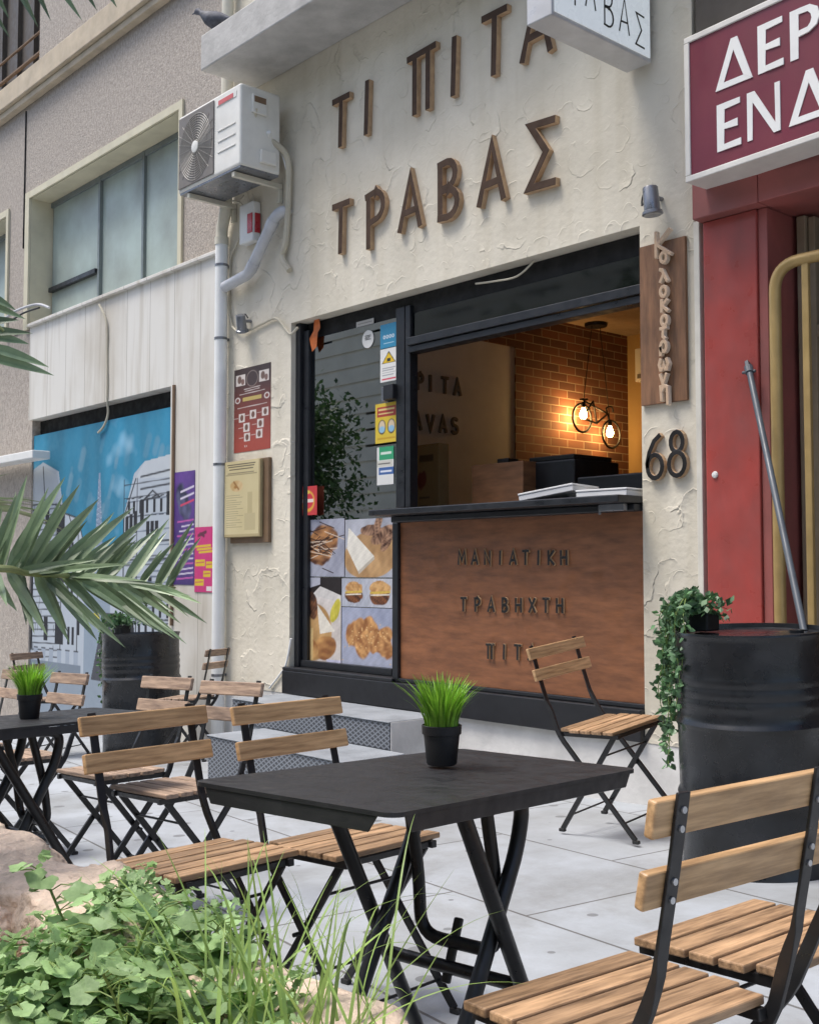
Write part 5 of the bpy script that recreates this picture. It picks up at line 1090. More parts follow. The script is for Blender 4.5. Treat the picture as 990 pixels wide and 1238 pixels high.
def food1(a):     # fried dough drizzled with chocolate
    bgd(a, (.30, .31, .38), (.42, .43, .50), 2)
    tex(a, emask(a, .48, .55, .40, .34, .3, seed=5), (.10, .035, .015), (.50, .26, .10), 7, 16)
    for k in range(34):
        r = np.random.default_rng(k + 50); u, v = .48 + r.normal() * .19, .55 + r.normal() * .15; q = r.uniform(-.9, .9); L_ = r.uniform(.1, .28); a.line(u - L_ * math.cos(q), v - L_ * math.sin(q) * .6, u + L_ * math.cos(q), v + L_ * math.sin(q) * .6, .011, (.05, .016, .01) if k % 4 else (.6, .5, .4))
    return a
def food2(a):     # white wedge on a wooden board with glazed pieces
    bgd(a, (.36, .37, .42), (.46, .47, .52), 3)
    tex(a, emask(a, .55, .38, .60, .42, .1, .05, .03), (.42, .26, .12), (.54, .35, .17), 5, 9)
    a.pg([(.08, .86), (.62, .36), (.28, .10), (.04, .50)], (.70, .67, .60)); a.pg([(.62, .36), (.28, .10), (.30, .05), (.63, .31)], (.50, .45, .38))
    for k, (u, v, ru, rv) in enumerate([(.55, .80, .22, .10), (.78, .72, .26, .12), (.88, .60, .18, .10), (.70, .9, .24, .09)]): tex(a, emask(a, u, v, ru, rv, .4 * k, seed=k), (.08, .03, .015), (.45, .28, .18), 11 + k, 22)
    return a
def food3(a):     # burgers seen close
    bgd(a, (.40, .42, .48), (.52, .53, .58), 4)
    for k, (u, v, s_) in enumerate([(.24, .5, 1.), (.76, .5, 1.15)]):
        tex(a, emask(a, u, v - .12, .19 * s_, .26 * s_, seed=k), (.08, .03, .015), (.3, .12, .04), 5, 20); tex(a, emask(a, u, v + .16, .18 * s_, .24 * s_, seed=k + 3), (.45, .24, .08), (.66, .42, .18), 6 + k, 14)
        a.line(u - .16 * s_, v + .0, u + .16 * s_, v + .04, .05, (.62, .45, .08)); a.line(u - .15 * s_, v - .08, u + .15 * s_, v - .05, .03, (.7, .66, .58))
    return a
def food4(a):     # board with pie wedges, skewer and sauce
    bgd(a, (.55, .50, .46), (.66, .62, .60), 8); a.rect(0, .80, 1, 1, (.03, .02, .02)); a.pg([(0, .84), (.5, .92), (.5, 1), (0, 1)], (.42, .43, .5)); a.pg([(.3, .80), (1, .72), (1, .80), (.5, .9)], (.6, .58, .56))
    tex(a, emask(a, .30, .38, .50, .34, .1, .05, .03), (.42, .25, .09), (.55, .35, .15), 5, 9)
    a.pg([(.42, .70), (.86, .40), (.50, .36)], (.70, .66, .58)); tex(a, emask(a, .86, .62, .10, .16, -.5, seed=3), (.45, .40, .03), (.62, .55, .08), 3, 20)
    tex(a, emask(a, .30, .68, .14, .17, .2, seed=9), (.05, .02, .012), (.34, .16, .07), 4, 26); tex(a, emask(a, .62, .20, .30, .14, .2, seed=2), (.30, .13, .04), (.62, .36, .13), 9, 14); tex(a, emask(a, .24, .2, .24, .13, -.3, seed=6), (.34, .16, .05), (.6, .38, .15), 12, 14)
    a.rect(.26, .0, .33, .42, (.62, .46, .22)); a.rect(.66, 0, 1, .08, (.55, .55, .68)); return a
def food5(a):     # twisted golden pastries
    bgd(a, (.32, .35, .46), (.44, .46, .56), 6)
    for k, (u, v, ru, rv, q) in enumerate([(.24, .55, .2, .22, .6), (.42, .38, .17, .24, 0), (.56, .66, .18, .22, -.3), (.66, .46, .20, .20, .5), (.86, .38, .22, .20, -.5), (.36, .68, .15, .16, .2), (.88, .58, .14, .14, 0)]): tex(a, emask(a, u, v, ru, rv, q, .18, .16, k), (.34, .15, .045), (.66, .38, .15), 20 + k, 15)
    for k in range(40):
        r = np.random.default_rng(k); a.ell(.5 + r.normal() * .25, .5 + r.normal() * .13, .012, .012, (.7, .5, .25))
    return a
GF = 'food photo prints on the shop window'
px_sheet('food_print', 363, 628, 416.5, 697, YG - .003, food1, 'food photo of dough drizzled with dark chocolate on a pale plate', 'poster', GF)
px_sheet('food_print', 417.5, 627, 475, 698, YG - .003, food2, 'food photo of a white cheese wedge on a round wooden board', 'poster', GF)
px_sheet('food_print', 363, 698, 412.5, 805, YG - .003, food4, 'tall food photo of a wooden board with wedges and a skewer, lower left', 'poster', GF)
px_sheet('food_print', 413.5, 699.5, 475, 734, YG - .003, food3, 'small wide food photo with two burgers in the middle of the prints', 'poster', GF)
px_sheet('food_print', 413.5, 735, 475, 808, YG - .003, food5, 'food photo of golden fried pastry twists, lowest of the window prints', 'poster', GF)
GS = 'small stickers on the shop glass'
def st_round(a): a.c[:] = (.62, .62, .60); return a
def s_blue(a):
    a.c[:] = (.035, .25, .42)
    for k in range(4): a.ell(.24 + .17 * k, .46, .075, .085, (.75, .8, .82)); a.ell(.24 + .17 * k, .46, .035, .045, (.035, .25, .42))
    a.rect(.2, .18, .8, .22, (.4, .6, .7)); return a
def s_warn(a):
    a.c[:] = (.72, .71, .68); a.pg([(.5, .92), (.92, .55), (.08, .55)], (.03, .03, .02)); a.pg([(.5, .88), (.85, .57), (.15, .57)], (.70, .46, .02)); a.rect(.40, .60, .6, .70, (.03, .03, .02))
    for k in range(4): a.rect(.12, .40 - k * .07, .88 - .1 * (k % 2), .425 - k * .07, (.35, .35, .36))
    a.rect(.1, .06, .9, .10, (.6, .08, .12)); return a
def s_mask(a):
    a.c[:] = (.62, .45, .04); a.rect(.08, .66, .92, .92, (.36, .04, .03)); a.rect(.14, .82, .86, .86, (.66, .5, .2)); a.rect(.14, .72, .80, .76, (.66, .5, .2))
    for u in (.3, .72): a.ell(u, .40, .19, .20, (.02, .02, .03)); a.ell(u, .41, .15, .165, (.62, .5, .34)); a.ell(u, .34, .14, .09, (.25, .45, .6))
    a.rect(.1, .08, .9, .13, (.5, .30, .02)); return a
def s_card(a):
    a.c[:] = (.66, .66, .64); a.rect(.12, .66, 1, 1, (.03, .30, .14)); a.rect(.22, .80, .86, .86, (.6, .7, .62)); a.rect(.0, .48, .95, .64, (.55, .54, .48)); a.rect(.05, .54, .8, .57, (.1, .1, .1)); a.rect(.1, .26, 1, .46, (.05, .12, .32)); a.rect(.2, .33, .9, .38, (.65, .68, .75)); return a
def s_red(a):
    a.c[:] = (.50, .045, .05); a.ell(.5, .48, .40, .40, (.66, .36, .05)); a.ell(.5, .50, .33, .30, (.55, .04, .06)); a.rect(.2, .44, .8, .56, (.72, .62, .55)); a.ell(.5, .80, .12, .07, (.65, .5, .08)); return a
def s_strip(a): a.c[:] = (.42, .40, .37); a.rect(.1, .4, .9, .6, (.25, .24, .22)); return a
def s_orange(a): bgd(a, (.55, .10, .02), (.62, .20, .04), 3, 8); return a
px_sheet('sticker', 460, 391, 480.5, 420, YG - .003, s_blue, 'blue square sticker near the top of the glass beside the mullion', 'sticker', GS, 40)
px_sheet('sticker', 460, 421, 480.5, 461, YG - .003, s_warn, 'white sticker with a yellow warning triangle under the blue one', 'sticker', GS, 40)
px_sheet('sticker', 454, 487, 481, 535, YG - .003, s_mask, 'yellow mask notice sticker with two round faces on the glass', 'sticker', GS, 40)
px_sheet('sticker', 456, 540, 476, 586, YG - .003, s_card, 'green blue and white payment sticker below the yellow mask notice', 'sticker', GS, 40)
px_sheet('sticker', 361.5, 588, 383.5, 623, YG - .028, s_red, 'red and yellow round badge sticker on the black left frame', 'sticker', GS, 40)
px_sheet('sticker', 431, 387, 452, 393.5, YG - .003, s_strip, 'narrow grey sticker strip at the top of the glass', 'sticker', GS, 30)
mb = MB(); c = W(445, 410, YG - .003); mb.lathe([(.001, 0), (.062, 0), (.062, .0016), (.001, .0016)], n=32, close=False); o = mb.build('sticker', mat('sticker_paper', (.60, .60, .58), .5), loc=c); o.rotation_euler = (R(90), 0, 0)
tag(o, 'round white sticker near the top of the glass', 'sticker', GS)
for k in range(4):
    m_ = MB(); m_.box((-.032 + .004 * (k % 2), .012 - k * .009 + .01, .0017), (.032 - .006 * (k % 3), .015 - k * .009 + .012, .0022)); m_.build('print_line', MT['ldark'], o)
op = [(0, .1), (.035, 0), (.09, .03), (.10, .13), (.13, .16), (.12, .24), (.06, .25), (.05, .15)]
c = W(374, 426, YG - .03); mb = MB(); mb.poly([(x, 0, z) for x, z in op]); mb.poly([(x, .0015, z) for x, z in op][::-1])
tag(mb.build('sticker', mat('orange_sticker', (.55, .14, .03), .5, var=.3, scale=14), loc=c), 'torn orange sticker in the top left corner of the window', 'sticker', GS)
t = thing('window_lock', 'black sliding window lock with a silver tab beside the mullion', 'lock', W(474, 474, YF - .02))
mb = MB(); mb.box((-.06, -.03, -.05), (.04, .025, .05)); mb.build('lock_body', MT['black'], t, bevel=.004)
mb = MB(); mb.box((-.10, -.012, -.055), (-.061, .02, .04)); mb.build('tab', MT['galv'], t, bevel=.004)
def menu(a):
    t = np.clip((a.V - .1) / .75, 0, 1)[..., None]; a.c = np.array((.34, .065, .045)) * (1 - t) + np.array((.055, .035, .033)) * t
    wt = (.62, .56, .52)
    for u in (.18, .82): a.rect(u - .13, .80, u + .13, .93, wt); a.ell(u - .03, .87, .06, .05, (.16, .1, .08)); a.ell(u + .06, .84, .05, .04, (.2, .12, .1))
    for r_, c_ in ((.165, (.22, .17, .15)), (.145, (.06, .04, .04))): a.ell(.5, .86, r_, .10 * r_ / .165, c_, .05)
    for v, l_ in ((.745, .22), (.72, .2), (.69, .34), (.53, .4)): a.line(.5 - l_, v, .5 + l_, v + .008, .006, wt, .85)
    a.rect(.24, .605, .76, .65, (.48, .37, .12)); a.ell(.1, .625, .08, .04, wt); a.ell(.1, .625, .05, .025, (.2, .06, .05)); a.ell(.9, .625, .08, .04, wt); a.ell(.9, .625, .05, .025, (.2, .06, .05))
    for (u, v) in [(.22, .41), (.53, .43), (.86, .44), (.35, .29), (.73, .31), (.37, .17), (.70, .19)]: a.rect(u - .085, v - .05, u + .085, v + .05, wt); a.ell(u, v, .05, .04, (.16, .08, .06)); a.line(u - .22, v, u - .1, v, .005, wt, .8)
    a.text(.30, .055, .022, 'ΠΙΤΑ', wt, .003); return a
px_sheet('menu_poster', 283.5, 443, 327.5, 545, -.001, menu, 'brown to red menu poster with small framed pictures on the plaster pier', 'poster', n=110)
def notice(a):
    bgd(a, (.52, .44, .24), (.60, .52, .31), 5, 3); ink = (.10, .08, .05)
    for k in range(3): a.rect(.08 + .03 * k, .955 - k * .032, .9 - .03 * k, .968 - k * .032, ink)
    a.rect(.05, .82, .95, .832, (.3, .25, .14)); a.rect(.1, .84, .86, .85, ink, .7)
    tex(a, emask(a, .35, .67, .20, .085, 0), (.45, .28, .10), (.6, .45, .25), 4, 10); a.line(.28, .73, .42, .63, .02, (.28, .14, .04)); a.ell(.33, .66, .05, .02, (.32, .16, .04))
    for k in range(15): a.rect(.06, .545 - k * .03, .06 + .5 * (.8 + .2 * math.sin(k * 2.3)), .552 - k * .03, ink, .6)
    a.rect(.68, .12, .82, .58, (.44, .37, .20)); a.rect(.60, .08, .9, .3, (.46, .39, .22)); a.rect(0, 0, 1, .03, (.42, .34, .18)); return a
a = W(279, 560, 0); b = W(328.5, 655, 0); zt_ = W(304, 556, 0).z; zb_ = W(304, 655, 0).z
t = thing('framed_notice', 'yellowed framed notice hanging on the plaster pier below the red menu poster', 'notice', (a.x, 0, zb_))
fw_, fh_ = b.x - a.x, zt_ - zb_
mb = MB(); mb.box((.05, -.03, -.01), (fw_, -.001, fh_)); mb.build('frame', mat('notice_frame', (.16, .10, .055), .6), t, bevel=.004)
mb = MB(); mb.box((.01, -.06, .035), (fw_ - .07, -.031, fh_ - .005)); mb.build('panel', mat('notice_panel', (.40, .32, .17), .6), t, bevel=.004)
asp = (fw_ - .085) / (fh_ - .04); o = sheet('paper', (0.014, -.0605, .04), (1, 0, 0), (0, 0, 1), fw_ - .097, fh_ - .05, lambda U, V: notice(Art(U, V, asp, (1, 1, 1))).c, 90, 140, MT['print'], parent=t, thick=.001)
def purple(a):
    bgd(a, (.05, .025, .14), (.12, .05, .26), 7, 7); wt = (.60, .55, .66)
    tex(a, emask(a, .45, .72, .35, .2, .5, .2, .3, 4), (.02, .02, .05), (.10, .10, .2), 5, 20)
    for k in range(3): a.line(.35, .70 + k * .06, .95, .74 + k * .06, .012, ((.55, .05, .12), wt, wt)[k])
    for k in range(13): a.line(.2 + .1 * (k % 3), .05 + k * .042, .95, .065 + k * .042, .009, (wt, (.5, .1, .35))[k % 3 == 0], .9)
    return a
px_sheet('event_poster', 210, 570, 235.5, 707, -.0145, purple, 'dark purple event poster with white lines pasted on the marble wall', 'poster', n=90)
def pink(a):
    a.c[:] = (.52, .035, .17); ye = (.62, .44, .03)
    a.line(.2, .87, .6, .92, .035, (.12, .02, .05)); a.line(.3, .90, .5, .86, .03, (.12, .02, .05))
    for k in range(3): a.line(.05 + .1 * k, .70 - .045 * k, .85 + .05 * k, .715 - .045 * k, .022, ye)
    for u, v, ru in ((.3, .45, .26), (.8, .42, .18), (.68, .28, .2), (.26, .15, .24)): a.rect(u - ru, v - .05, u + ru, v + .05, ye); a.line(u - ru * .8, v, u + ru * .8, v + .01, .012, (.5, .12, .08))
    a.rect(.66, .02, .95, .09, (.68, .62, .62)); return a
px_sheet('event_poster', 235.8, 637, 258, 716, -.0165, pink, 'magenta event poster with yellow blocks pasted beside the white downpipe', 'poster', n=80)
mb = MB(); q = W(209, 640, -.02); mb.tube([(q.x, -.02, W(209, 640, -.02).z - .8), (q.x, -.02, W(209, 466, -.02).z)], .016, 6); o = mb.build('recess_rail', MT['rust'])
tag(o, 'thin rusty metal rail down the right edge of the mural recess', 'rail')

# ================================================================ PLANTED BED IN THE FOREGROUND
BZ = .40; BX0, BX1, BY0, BY1 = -4.2, -.95, -4.62, -3.70
bed = thing('planted_bed', 'raised stone planting bed in the foreground with soil on top', 'planter', (-2.4, -4.15, 0))
mb = MB(); mb.box((BX0, BY0, -.25), (BX1, BY0 + .12, BZ)); mb.box((BX0, BY1 - .10, -.25), (BX1, BY1, BZ - .03)); mb.box((BX0, BY0 + .121, -.25), (BX0 + .12, BY1 - .101, BZ)); mb.box((BX1 - .12, BY0 + .121, -.25), (BX1, BY1 - .101, BZ - .02))
o = mb.build('bed_wall', MT['stone'], bevel=.02); o.parent = bed; o.matrix_parent_inverse = Matrix.Translation((2.4, 4.15, 0))
nxs, nys = 110, 34; xs = np.linspace(BX0 + .121, BX1 - .121, nxs); ys = np.linspace(BY0 + .121, BY1 - .101, nys); XX, YY = np.meshgrid(xs, ys)
ZZ = BZ - .03 + .035 * fbm(XX * 1, YY * 1, 4, 4, 3) + .012 * fbm(XX, YY, 8, 30, 3)
def soil_z(x, y): return float(BZ - .03 + .035 * fbm(np.array([x]), np.array([y]), 4, 4, 3)[0])
mb = MB(); mb.raw(np.stack([XX, YY, ZZ], -1).reshape(-1, 3).tolist(), [(j * nxs + i, j * nxs + i + 1, (j + 1) * nxs + i + 1, (j + 1) * nxs + i) for j in range(nys - 1) for i in range(nxs - 1)])
o = mb.build('soil', MT['soil'], smooth=True); o.parent = bed; o.matrix_parent_inverse = Matrix.Translation((2.4, 4.15, 0))
def rock(name, c, s, rz, label, seed, m='stone'):
    bm = bmesh.new(); bmesh.ops.create_icosphere(bm, subdivisions=5, radius=1); P = np.array([v.co[:] for v in bm.verts])
    d = 1 + .16 * fbm(P[:, 0] + P[:, 2], P[:, 1] - .6 * P[:, 2], seed, 1.6, 2) + .05 * fbm(P[:, 0] * 2 + P[:, 2], P[:, 1] * 2 - P[:, 2], seed + 1, 4, 4) - .10 * np.abs(fbm(P[:, 0] - P[:, 2], P[:, 1] + P[:, 2], seed + 2, 2.2, 2))
    rq = np.random.default_rng(seed); Q = P * d[:, None]
    for _ in range(22):
        nv = rq.normal(size=3); nv /= np.linalg.norm(nv); c_ = rq.uniform(.70, .93); ex_ = np.clip(Q @ nv - c_, 0, None); Q = Q - ex_[:, None] * nv * .92
    d = 1 + .03 * fbm(P[:, 0] * 3, P[:, 1] * 3 + P[:, 2], seed + 5, 5, 3); P = Q
    for v, k, p in zip(bm.verts, d, P):
        q = Vector(p); q = Vector([math.copysign(abs(a) ** .66, a) for a in q]); v.co = (q.x * s[0] * k, q.y * s[1] * k, q.z * s[2] * k)
    for f in bm.faces: f.smooth = True
    me = bpy.data.meshes.new(name); bm.to_mesh(me); bm.free(); me.materials.append(MT[m]); o = bpy.data.objects.new(name, me); COL.objects.link(o); o.location = c; o.rotation_euler = (0, 0, R(rz)); return tag(o, label, 'stone', 'rim stones of the planted bed')
rock('rim_stone', (-1.44, -3.80, .39), (.33, .13, .10), 6, 'pinkish rim stone at the bottom of the photo below the near table', 3)
rock('rim_stone', (-2.0, -3.80, .42), (.30, .14, .115), -4, 'rim stone behind the green weeds in the middle of the bed edge', 8)
rock('rim_stone', (-2.60, -3.78, .40), (.24, .15, .12), 8, 'beige rounded rim stone left of the weeds', 12)
rock('rim_stone', (-2.98, -3.72, .39), (.20, .12, .11), -8, 'grey rim stone at the left edge under the far table', 17)
rock('rim_stone', (-3.45, -3.74, .38), (.27, .13, .10), 3, 'rim stone beyond the left edge of the bed', 21)
rock('rim_stone', (-2.30, -3.80, .41), (.14, .12, .10), 15, 'rough broken rim stone wedged between two larger ones behind the weeds', 41)
rock('rim_stone', (-2.28, -3.93, .39), (.09, .08, .06), 30, 'small loose stone lying inside the bed next to dry straw', 27)
# dry straw
mb = MB(); r = np.random.default_rng(5)
for k in range(420):
    x = r.uniform(-2.75, -2.0); y = r.uniform(-4.1, -3.78); z = soil_z(x, y) + r.uniform(.0, .05); an = r.uniform(0, 6.28); L_ = r.uniform(.04, .12); dz_ = r.uniform(-.02, .06)
    p = Vector((x, y, z)); d = Vector((math.cos(an) * L_, math.sin(an) * L_, dz_)); e = Vector((-math.sin(an), math.cos(an), 0)) * .0013; mb.poly([p - e, p + e, p + d + e * .5, p + d - e * .5])
tag(mb.build('dry_straw', MT['straw']), kind='stuff')
# leafy weeds
def weed_mesh(seed, h, nst):
    r = np.random.default_rng(seed); lf = MB(); st_ = MB()
    def leaf(p, nrm, fwd, rad):
        fwd = (fwd - nrm * fwd.dot(nrm)).normalized(); sd_ = nrm.cross(fwd); n = 27; rim = []
        for k in range(n):
            t = -2.95 + 5.9 * k / (n - 1); q = rad * (1 + .10 * math.cos(5.2 * t) + .05 * math.cos(17 * t)) * (1 - .08 * abs(t) / 2.95)
            rim.append(p + fwd * (q * math.cos(t)) + sd_ * (q * math.sin(t)) + nrm * (rad * (.10 + .05 * math.cos(5 * t) + .06 * math.sin(t * 2 + seed))))
        i0 = len(lf.v); lf.v.append(tuple(p)); lf.v += [tuple(a) for a in rim]
        for k in range(n - 1): lf.f.append((i0, i0 + 1 + k, i0 + 2 + k)); lf.m.append(0)
    for s_ in range(nst):
        an = r.uniform(0, 6.28); lean = r.uniform(.1, .9); H = h * r.uniform(.55, 1.1); d = Vector((math.cos(an), math.sin(an), 0))
        P = [Vector((0, 0, -.03)) + d * .01, d * (lean * H * .3) + Vector((0, 0, H * .45)), d * (lean * H * .7) + Vector((0, 0, H * .8)), d * (lean * H) + Vector((0, 0, H))]
        C_ = smoothpts(P, 4); st_.tube(C_, .0022, 6)
        for i in range(2, len(C_)):
            for q in range(2 if r.uniform() < .4 else 1):
                a2 = r.uniform(0, 6.28); pd = Vector((math.cos(a2), math.sin(a2), r.uniform(.05, .5))).normalized(); pl_ = r.uniform(.02, .055); e = C_[i] + pd * pl_
                st_.tube([C_[i], C_[i] + pd * pl_ * .5 + Vector((0, 0, .006)), e], .0011, 4)
                nrm = (Vector((0, 0, 1)) + Vector(r.normal(size=3)) * .38 + pd * .35).normalized(); leaf(e, nrm, pd, r.uniform(.010, .036) * (1.1 - .45 * i / len(C_)))
        # small bright buds at the tip
        for q in range(7):
            pd = Vector((r.normal() * .5, r.normal() * .5, 1)).normalized(); leaf(C_[-1] + pd * r.uniform(.0, .03), (pd + Vector(r.normal(size=3)) * .6).normalized(), Vector(r.normal(size=3)), r.uniform(.005, .011))
    return st_, lf
protos = [weed_mesh(s_, h, n) for s_, h, n in ((2, .17, 9), (5, .13, 10), (11, .21, 8))]
built = []
for k, (st_, lf) in enumerate(protos):
    t = thing('leafy_weed', '', 'plant'); st_.build('stem', MT['stem'], t, smooth=True); lf.build('foliage', MT['leaf'], t, smooth=True); built.append(t)
r = np.random.default_rng(21); spots = []
for (px, dep) in ((15, 1.72), (75, 1.75), (135, 1.72), (205, 1.70), (262, 1.72), (105, 1.92), (170, 1.90), (230, 1.90), (285, 1.88), (130, 2.08), (190, 2.07), (250, 2.06), (-40, 1.78), (60, 1.62), (170, 1.60), (300, 1.68), (-90, 1.75)):
    p = DP(px, 1180, dep); spots.append((p.x, min(p.y, -3.84)))
for k, (x, y) in enumerate(spots):
    o = built[k] if k < 3 else copy_tree(built[k % 3]); o.location = (x, y, soil_z(x, y)); o.rotation_euler = (0, 0, r.uniform(0, 6.28)); s_ = r.uniform(.85, 1.15); o.scale = (s_, s_, s_)
    tag(o, 'round leaved green weed growing in a thicket in the foreground bed', 'plant', 'leafy weeds in the foreground bed')
# tall wild grass
def blade(mb, p, tip, sag, wd, side):
    p = Vector(p); tip = Vector(tip); prev = None; n = 10; mid = (p + tip) / 2 + Vector((0, 0, sag))
    for k in range(n + 1):
        t = k / n; c = p * (1 - t) ** 2 + mid * 2 * t * (1 - t) + tip * t * t; ww = wd * (1 - t ** 1.8) + .0002; d = side * ww; i0 = len(mb.v); mb.v += [tuple(c - d), tuple(c + Vector((0, 0, -.15 * ww))), tuple(c + d)]
        if k:
            for q in (0, 1): mb.f.append((i0 - 3 + q, i0 - 2 + q, i0 + 1 + q, i0 + q)); mb.m.append(0)
def grass_clump(label, base, seed, tips, n_extra):
    t = thing('grass_clump', label, 'plant', base); rr = np.random.default_rng(seed); mb = MB()
    for tip in tips:
        a = rr.uniform(0, 6.28); p = Vector((rr.normal() * .03, rr.normal() * .03, -.03)); blade(mb, p, Vector(tip) - Vector(base), rr.uniform(.06, .16), rr.uniform(.0022, .0042), Vector((math.cos(a), math.sin(a), 0)))
    for k in range(n_extra):
        a = rr.uniform(0, 6.28); L_ = rr.uniform(.12, .32); o_ = rr.uniform(.05, .26); p = Vector((rr.normal() * .05, rr.normal() * .05, -.03)); blade(mb, p, p + Vector((math.cos(a) * o_, math.sin(a) * o_, L_)), rr.uniform(.0, .12), rr.uniform(.0015, .0035), Vector((-math.sin(a), math.cos(a), 0)))
    mb.build('blades', MT['wildgrass'], t, smooth=True); return t
b1 = DP(300, 1245, 1.62); b2 = DP(395, 1262, 1.55)
grass_clump('clump of long thin arching wild grass rising from the bed right of the weeds', b1, 3, [DP(325, 1015, 1.75), DP(268, 1040, 1.7), DP(300, 1050, 1.7), DP(238, 1060, 1.65), DP(420, 1070, 1.8), DP(500, 1105, 1.85), DP(560, 1085, 1.95), DP(455, 1130, 1.75), DP(345, 1090, 1.65), DP(210, 1090, 1.6), DP(280, 1095, 1.6)], 34)
grass_clump('smaller clump of wild grass at the bottom edge over the pinkish stone', b2, 8, [DP(520, 1150, 1.75), DP(610, 1100, 1.85), DP(560, 1200, 1.6), DP(480, 1120, 1.7), DP(640, 1190, 1.75), DP(430, 1110, 1.6)], 26)

# ================================================================ PALM
PB = Vector((-2.35, -4.38, BZ - .06)); CR = PB + Vector((0, 0, .62))
palm = thing('palm_tree', 'palm with grey green feather fronds reaching in from the left edge', 'palm', PB)
mb = MB(); r = np.random.default_rng(6); mb.lathe([(.10, 0), (.115, .1), (.10, .25), (.115, .32), (.10, .45), (.11, .55), (.06, .66)], n=20); mb.build('trunk', MT['trunk'], palm, smooth=True)
def leaflet(mb, a, b, wd, droop=.02, nrm=None):
    a = Vector(a); b = Vector(b); d = (b - a); L_ = d.length; d.normalize(); up = Vector((0, 0, 1)) if nrm is None else Vector(nrm); s_ = d.cross(up); s_ = s_.normalized() if s_.length > .1 else Vector((1, 0, 0)); nn = s_.cross(d); prev = None; n = 8
    for k in range(n + 1):
        t = k / n; c = a + d * (L_ * t) + Vector((0, 0, -droop * t ** 2.2)); ww = wd * (min(1, .35 + 4 * t) * (1 - t ** 2.4) + .01); i0 = len(mb.v); mb.v += [tuple(c - s_ * ww + nn * ww * .45), tuple(c), tuple(c + s_ * ww + nn * ww * .45)]
        if k:
            for q in (0, 1): mb.f.append((i0 - 3 + q, i0 - 2 + q, i0 + 1 + q, i0 + q)); mb.m.append(0)
def frond(rach, leaf_list, r0=.009):
    P = smoothpts([p - PB for p in rach], 8); n = len(P); mb = MB()
    for (a, b, wd, dr, nr) in leaf_list: leaflet(mb, a - PB, b - PB, wd, dr, nr)
    o = mb.build('frond', MT['palm'], palm); st_ = MB(); st_.tube(P, [r0 * (1 - .8 * i / n) for i in range(n)], 8); st_.build('stalk', MT['rachis'], o, smooth=True)
def zz(x, y, dep): return DP(x / 2.829, 380 + y / 2.829, dep)
ra = [CR, CR + Vector((.12, .03, .16)), zz(-60, 868, 1.86), zz(100, 886, 1.98), zz(300, 900, 2.12), zz(500, 925, 2.26), zz(600, 935, 2.33)]
ups = [((-40, 870), (10, 640), .012), ((0, 868), (95, 545), .014), ((-20, 868), (60, 600), .012), ((30, 868), (225, 545), .015), ((60, 870), (150, 640), .012), ((90, 878), (275, 560), .015), ((115, 882), (340, 620), .015), ((150, 885), (300, 700), .013), ((185, 885), (370, 690), .013), ((205, 888), (460, 640), .015), ((250, 892), (400, 740), .012), ((290, 895), (525, 668), .014), ((330, 900), (470, 735), .012), ((360, 905), (545, 720), .012), ((430, 912), (580, 690), .012), ((480, 918), (600, 765), .011), ((535, 925), (665, 700), .011), ((570, 930), (690, 750), .010)]
dns = [((30, 880), (165, 1092), .015), ((60, 884), (120, 1075), .012), ((125, 888), (240, 1112), .015), ((135, 890), (430, 1128), .014), ((165, 892), (335, 1115), .015), ((215, 896), (400, 1060), .012), ((255, 898), (560, 1088), .015), ((305, 902), (600, 1092), .014), ((350, 908), (640, 1120), .013), ((385, 910), (560, 1010), .012), ((430, 916), (620, 1040), .012), ((480, 922), (710, 1042), .011), ((400, 915), (655, 962), .010), ((520, 925), (690, 985), .010), ((50, 884), (345, 828), .012), ((105, 886), (455, 850), .012), ((205, 893), (560, 910), .011), ((-30, 880), (60, 1010), .013)]
ll = []; r = np.random.default_rng(2)
def dep_at(x): return 1.90 + (x + 60) / 660 * .44
ups += [((a[0] + 12, a[1] + 3), (b[0] * .82 + a[0] * .18 + 22 * (-1) ** k, b[1] * .86 + a[1] * .14), wd * .85) for k, (a, b, wd) in enumerate(ups)]; dns += [((a[0] + 14, a[1] + 2), (b[0] * .8 + a[0] * .2 + 16 * (-1) ** k, b[1] * .84 + a[1] * .16), wd * .85) for k, (a, b, wd) in enumerate(dns)]
for (a, b, wd) in ups: d0 = dep_at(a[0]); ll.append((zz(*a, d0), zz(*b, d0 + r.uniform(-.02, .10)), wd * .78 * r.uniform(.8, 1.1), r.uniform(0, .012), _f * -1 + Vector((.3, .2, .5)) * r.uniform(-.6, .9)))
for (a, b, wd) in dns: d0 = dep_at(a[0]); ll.append((zz(*a, d0), zz(*b, d0 + r.uniform(-.12, .02)), wd * .78 * r.uniform(.8, 1.1), r.uniform(0, .01), _f * -1 + Vector((.2, .1, .9)) * r.uniform(-.2, 1.2)))
frond(ra, ll)
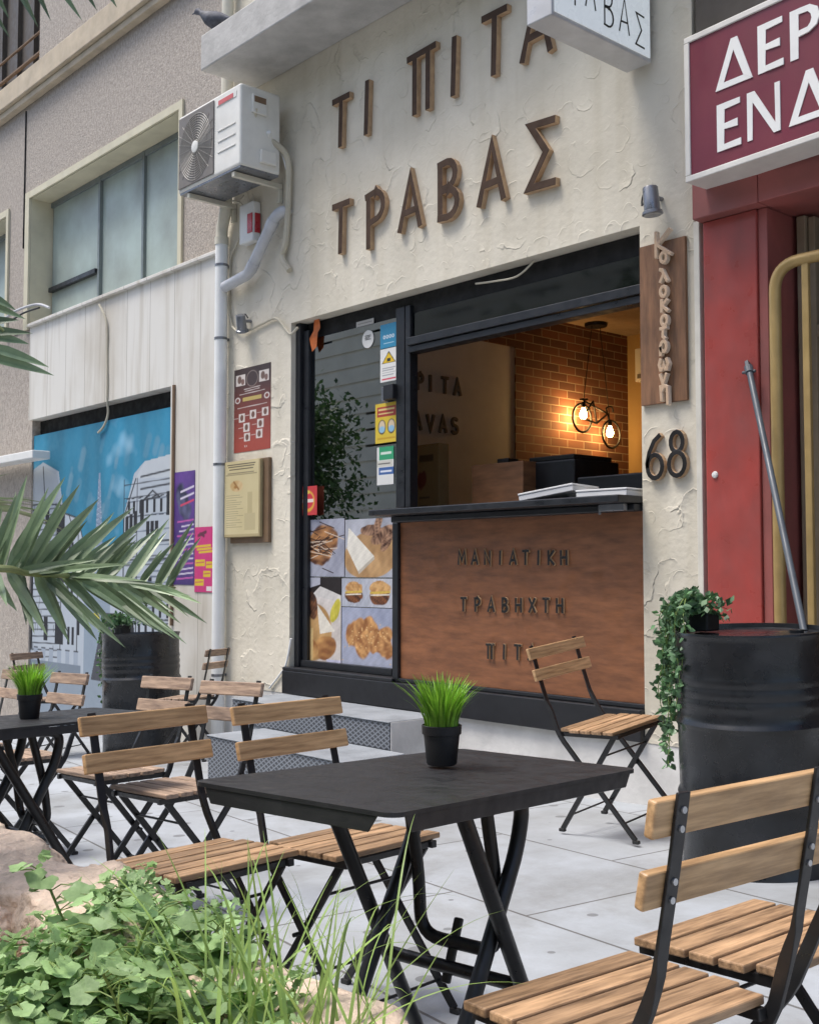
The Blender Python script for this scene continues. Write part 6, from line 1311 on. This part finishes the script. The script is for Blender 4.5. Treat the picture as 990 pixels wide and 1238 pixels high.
def free_frond(az, el, L_, n=26, seed=1, wd=.012, leaf=.34, bend=.9):
    rr = np.random.default_rng(seed); d = Vector((math.cos(R(az)), math.sin(R(az)), 0)); P = []
    for k in range(8): t = k / 7; P.append(CR + d * (L_ * (t * math.cos(R(el)) + .25 * t * t * math.sin(R(el)))) + Vector((0, 0, L_ * (t * math.sin(R(el)) - bend * .5 * t * t))))
    C_ = smoothpts(P, 6); lst = []
    for k in range(n):
        i = int(len(C_) * (.22 + .76 * k / n)); i = min(i, len(C_) - 2); tg = (C_[i + 1] - C_[i]).normalized(); s_ = tg.cross(Vector((0, 0, 1))).normalized()
        for sg_ in (-1, 1):
            v = (tg * .75 + s_ * sg_ * .8 + Vector((0, 0, rr.uniform(.05, .35)))).normalized(); lst.append((C_[i], C_[i] + v * leaf * (1 - .5 * k / n) * rr.uniform(.85, 1.1), wd, rr.uniform(.02, .07), None))
    frond(P, lst)
# fronds whose tips dip into the top left and middle left of the photo
def tips(base_pts, lst, wd=.009):
    out = []
    for (a, b, da, db) in lst: out.append((DP(*a, da), DP(*b, db), wd, .004, _f * -1 + Vector((.2, .1, .4))))
    frond(base_pts, out, .008)
tips([CR, CR + Vector((.1, .02, .45)), DP(-60, 330, 1.75), DP(-20, 375, 1.72), DP(5, 400, 1.72)], [((-40, 360), (32, 383), 1.74, 1.76), ((-30, 392), (24, 384), 1.74, 1.75), ((-20, 405), (36, 413), 1.72, 1.74), ((-10, 420), (60, 441), 1.72, 1.74), ((-12, 432), (66, 451), 1.72, 1.74), ((-30, 402), (40, 400), 1.72, 1.74), ((-30, 350), (20, 372), 1.74, 1.75), ((-60, 330), (-15, 430), 1.75, 1.72)])
tips([CR, CR + Vector((.12, .02, .75)), DP(-90, -120, 1.62), DP(20, -90, 1.62), DP(130, -50, 1.62)], [((-60, -60), (13, 43), 1.62, 1.63), ((-40, -70), (12, 20), 1.62, 1.63), ((-10, -70), (47, 30), 1.62, 1.62), ((10, -80), (62, 22), 1.62, 1.63), ((30, -70), (100, 22), 1.62, 1.63), ((70, -60), (118, 10), 1.62, 1.63), ((100, -50), (142, 6), 1.62, 1.63), ((-80, -70), (-10, 60), 1.62, 1.63)], .008)
for k, (az, el, L_) in enumerate(((150, 60, .95), (205, 50, 1.0), (255, 62, .9), (110, 55, .8), (180, 75, 1.0))): free_frond(az, el, L_, seed=k + 3)
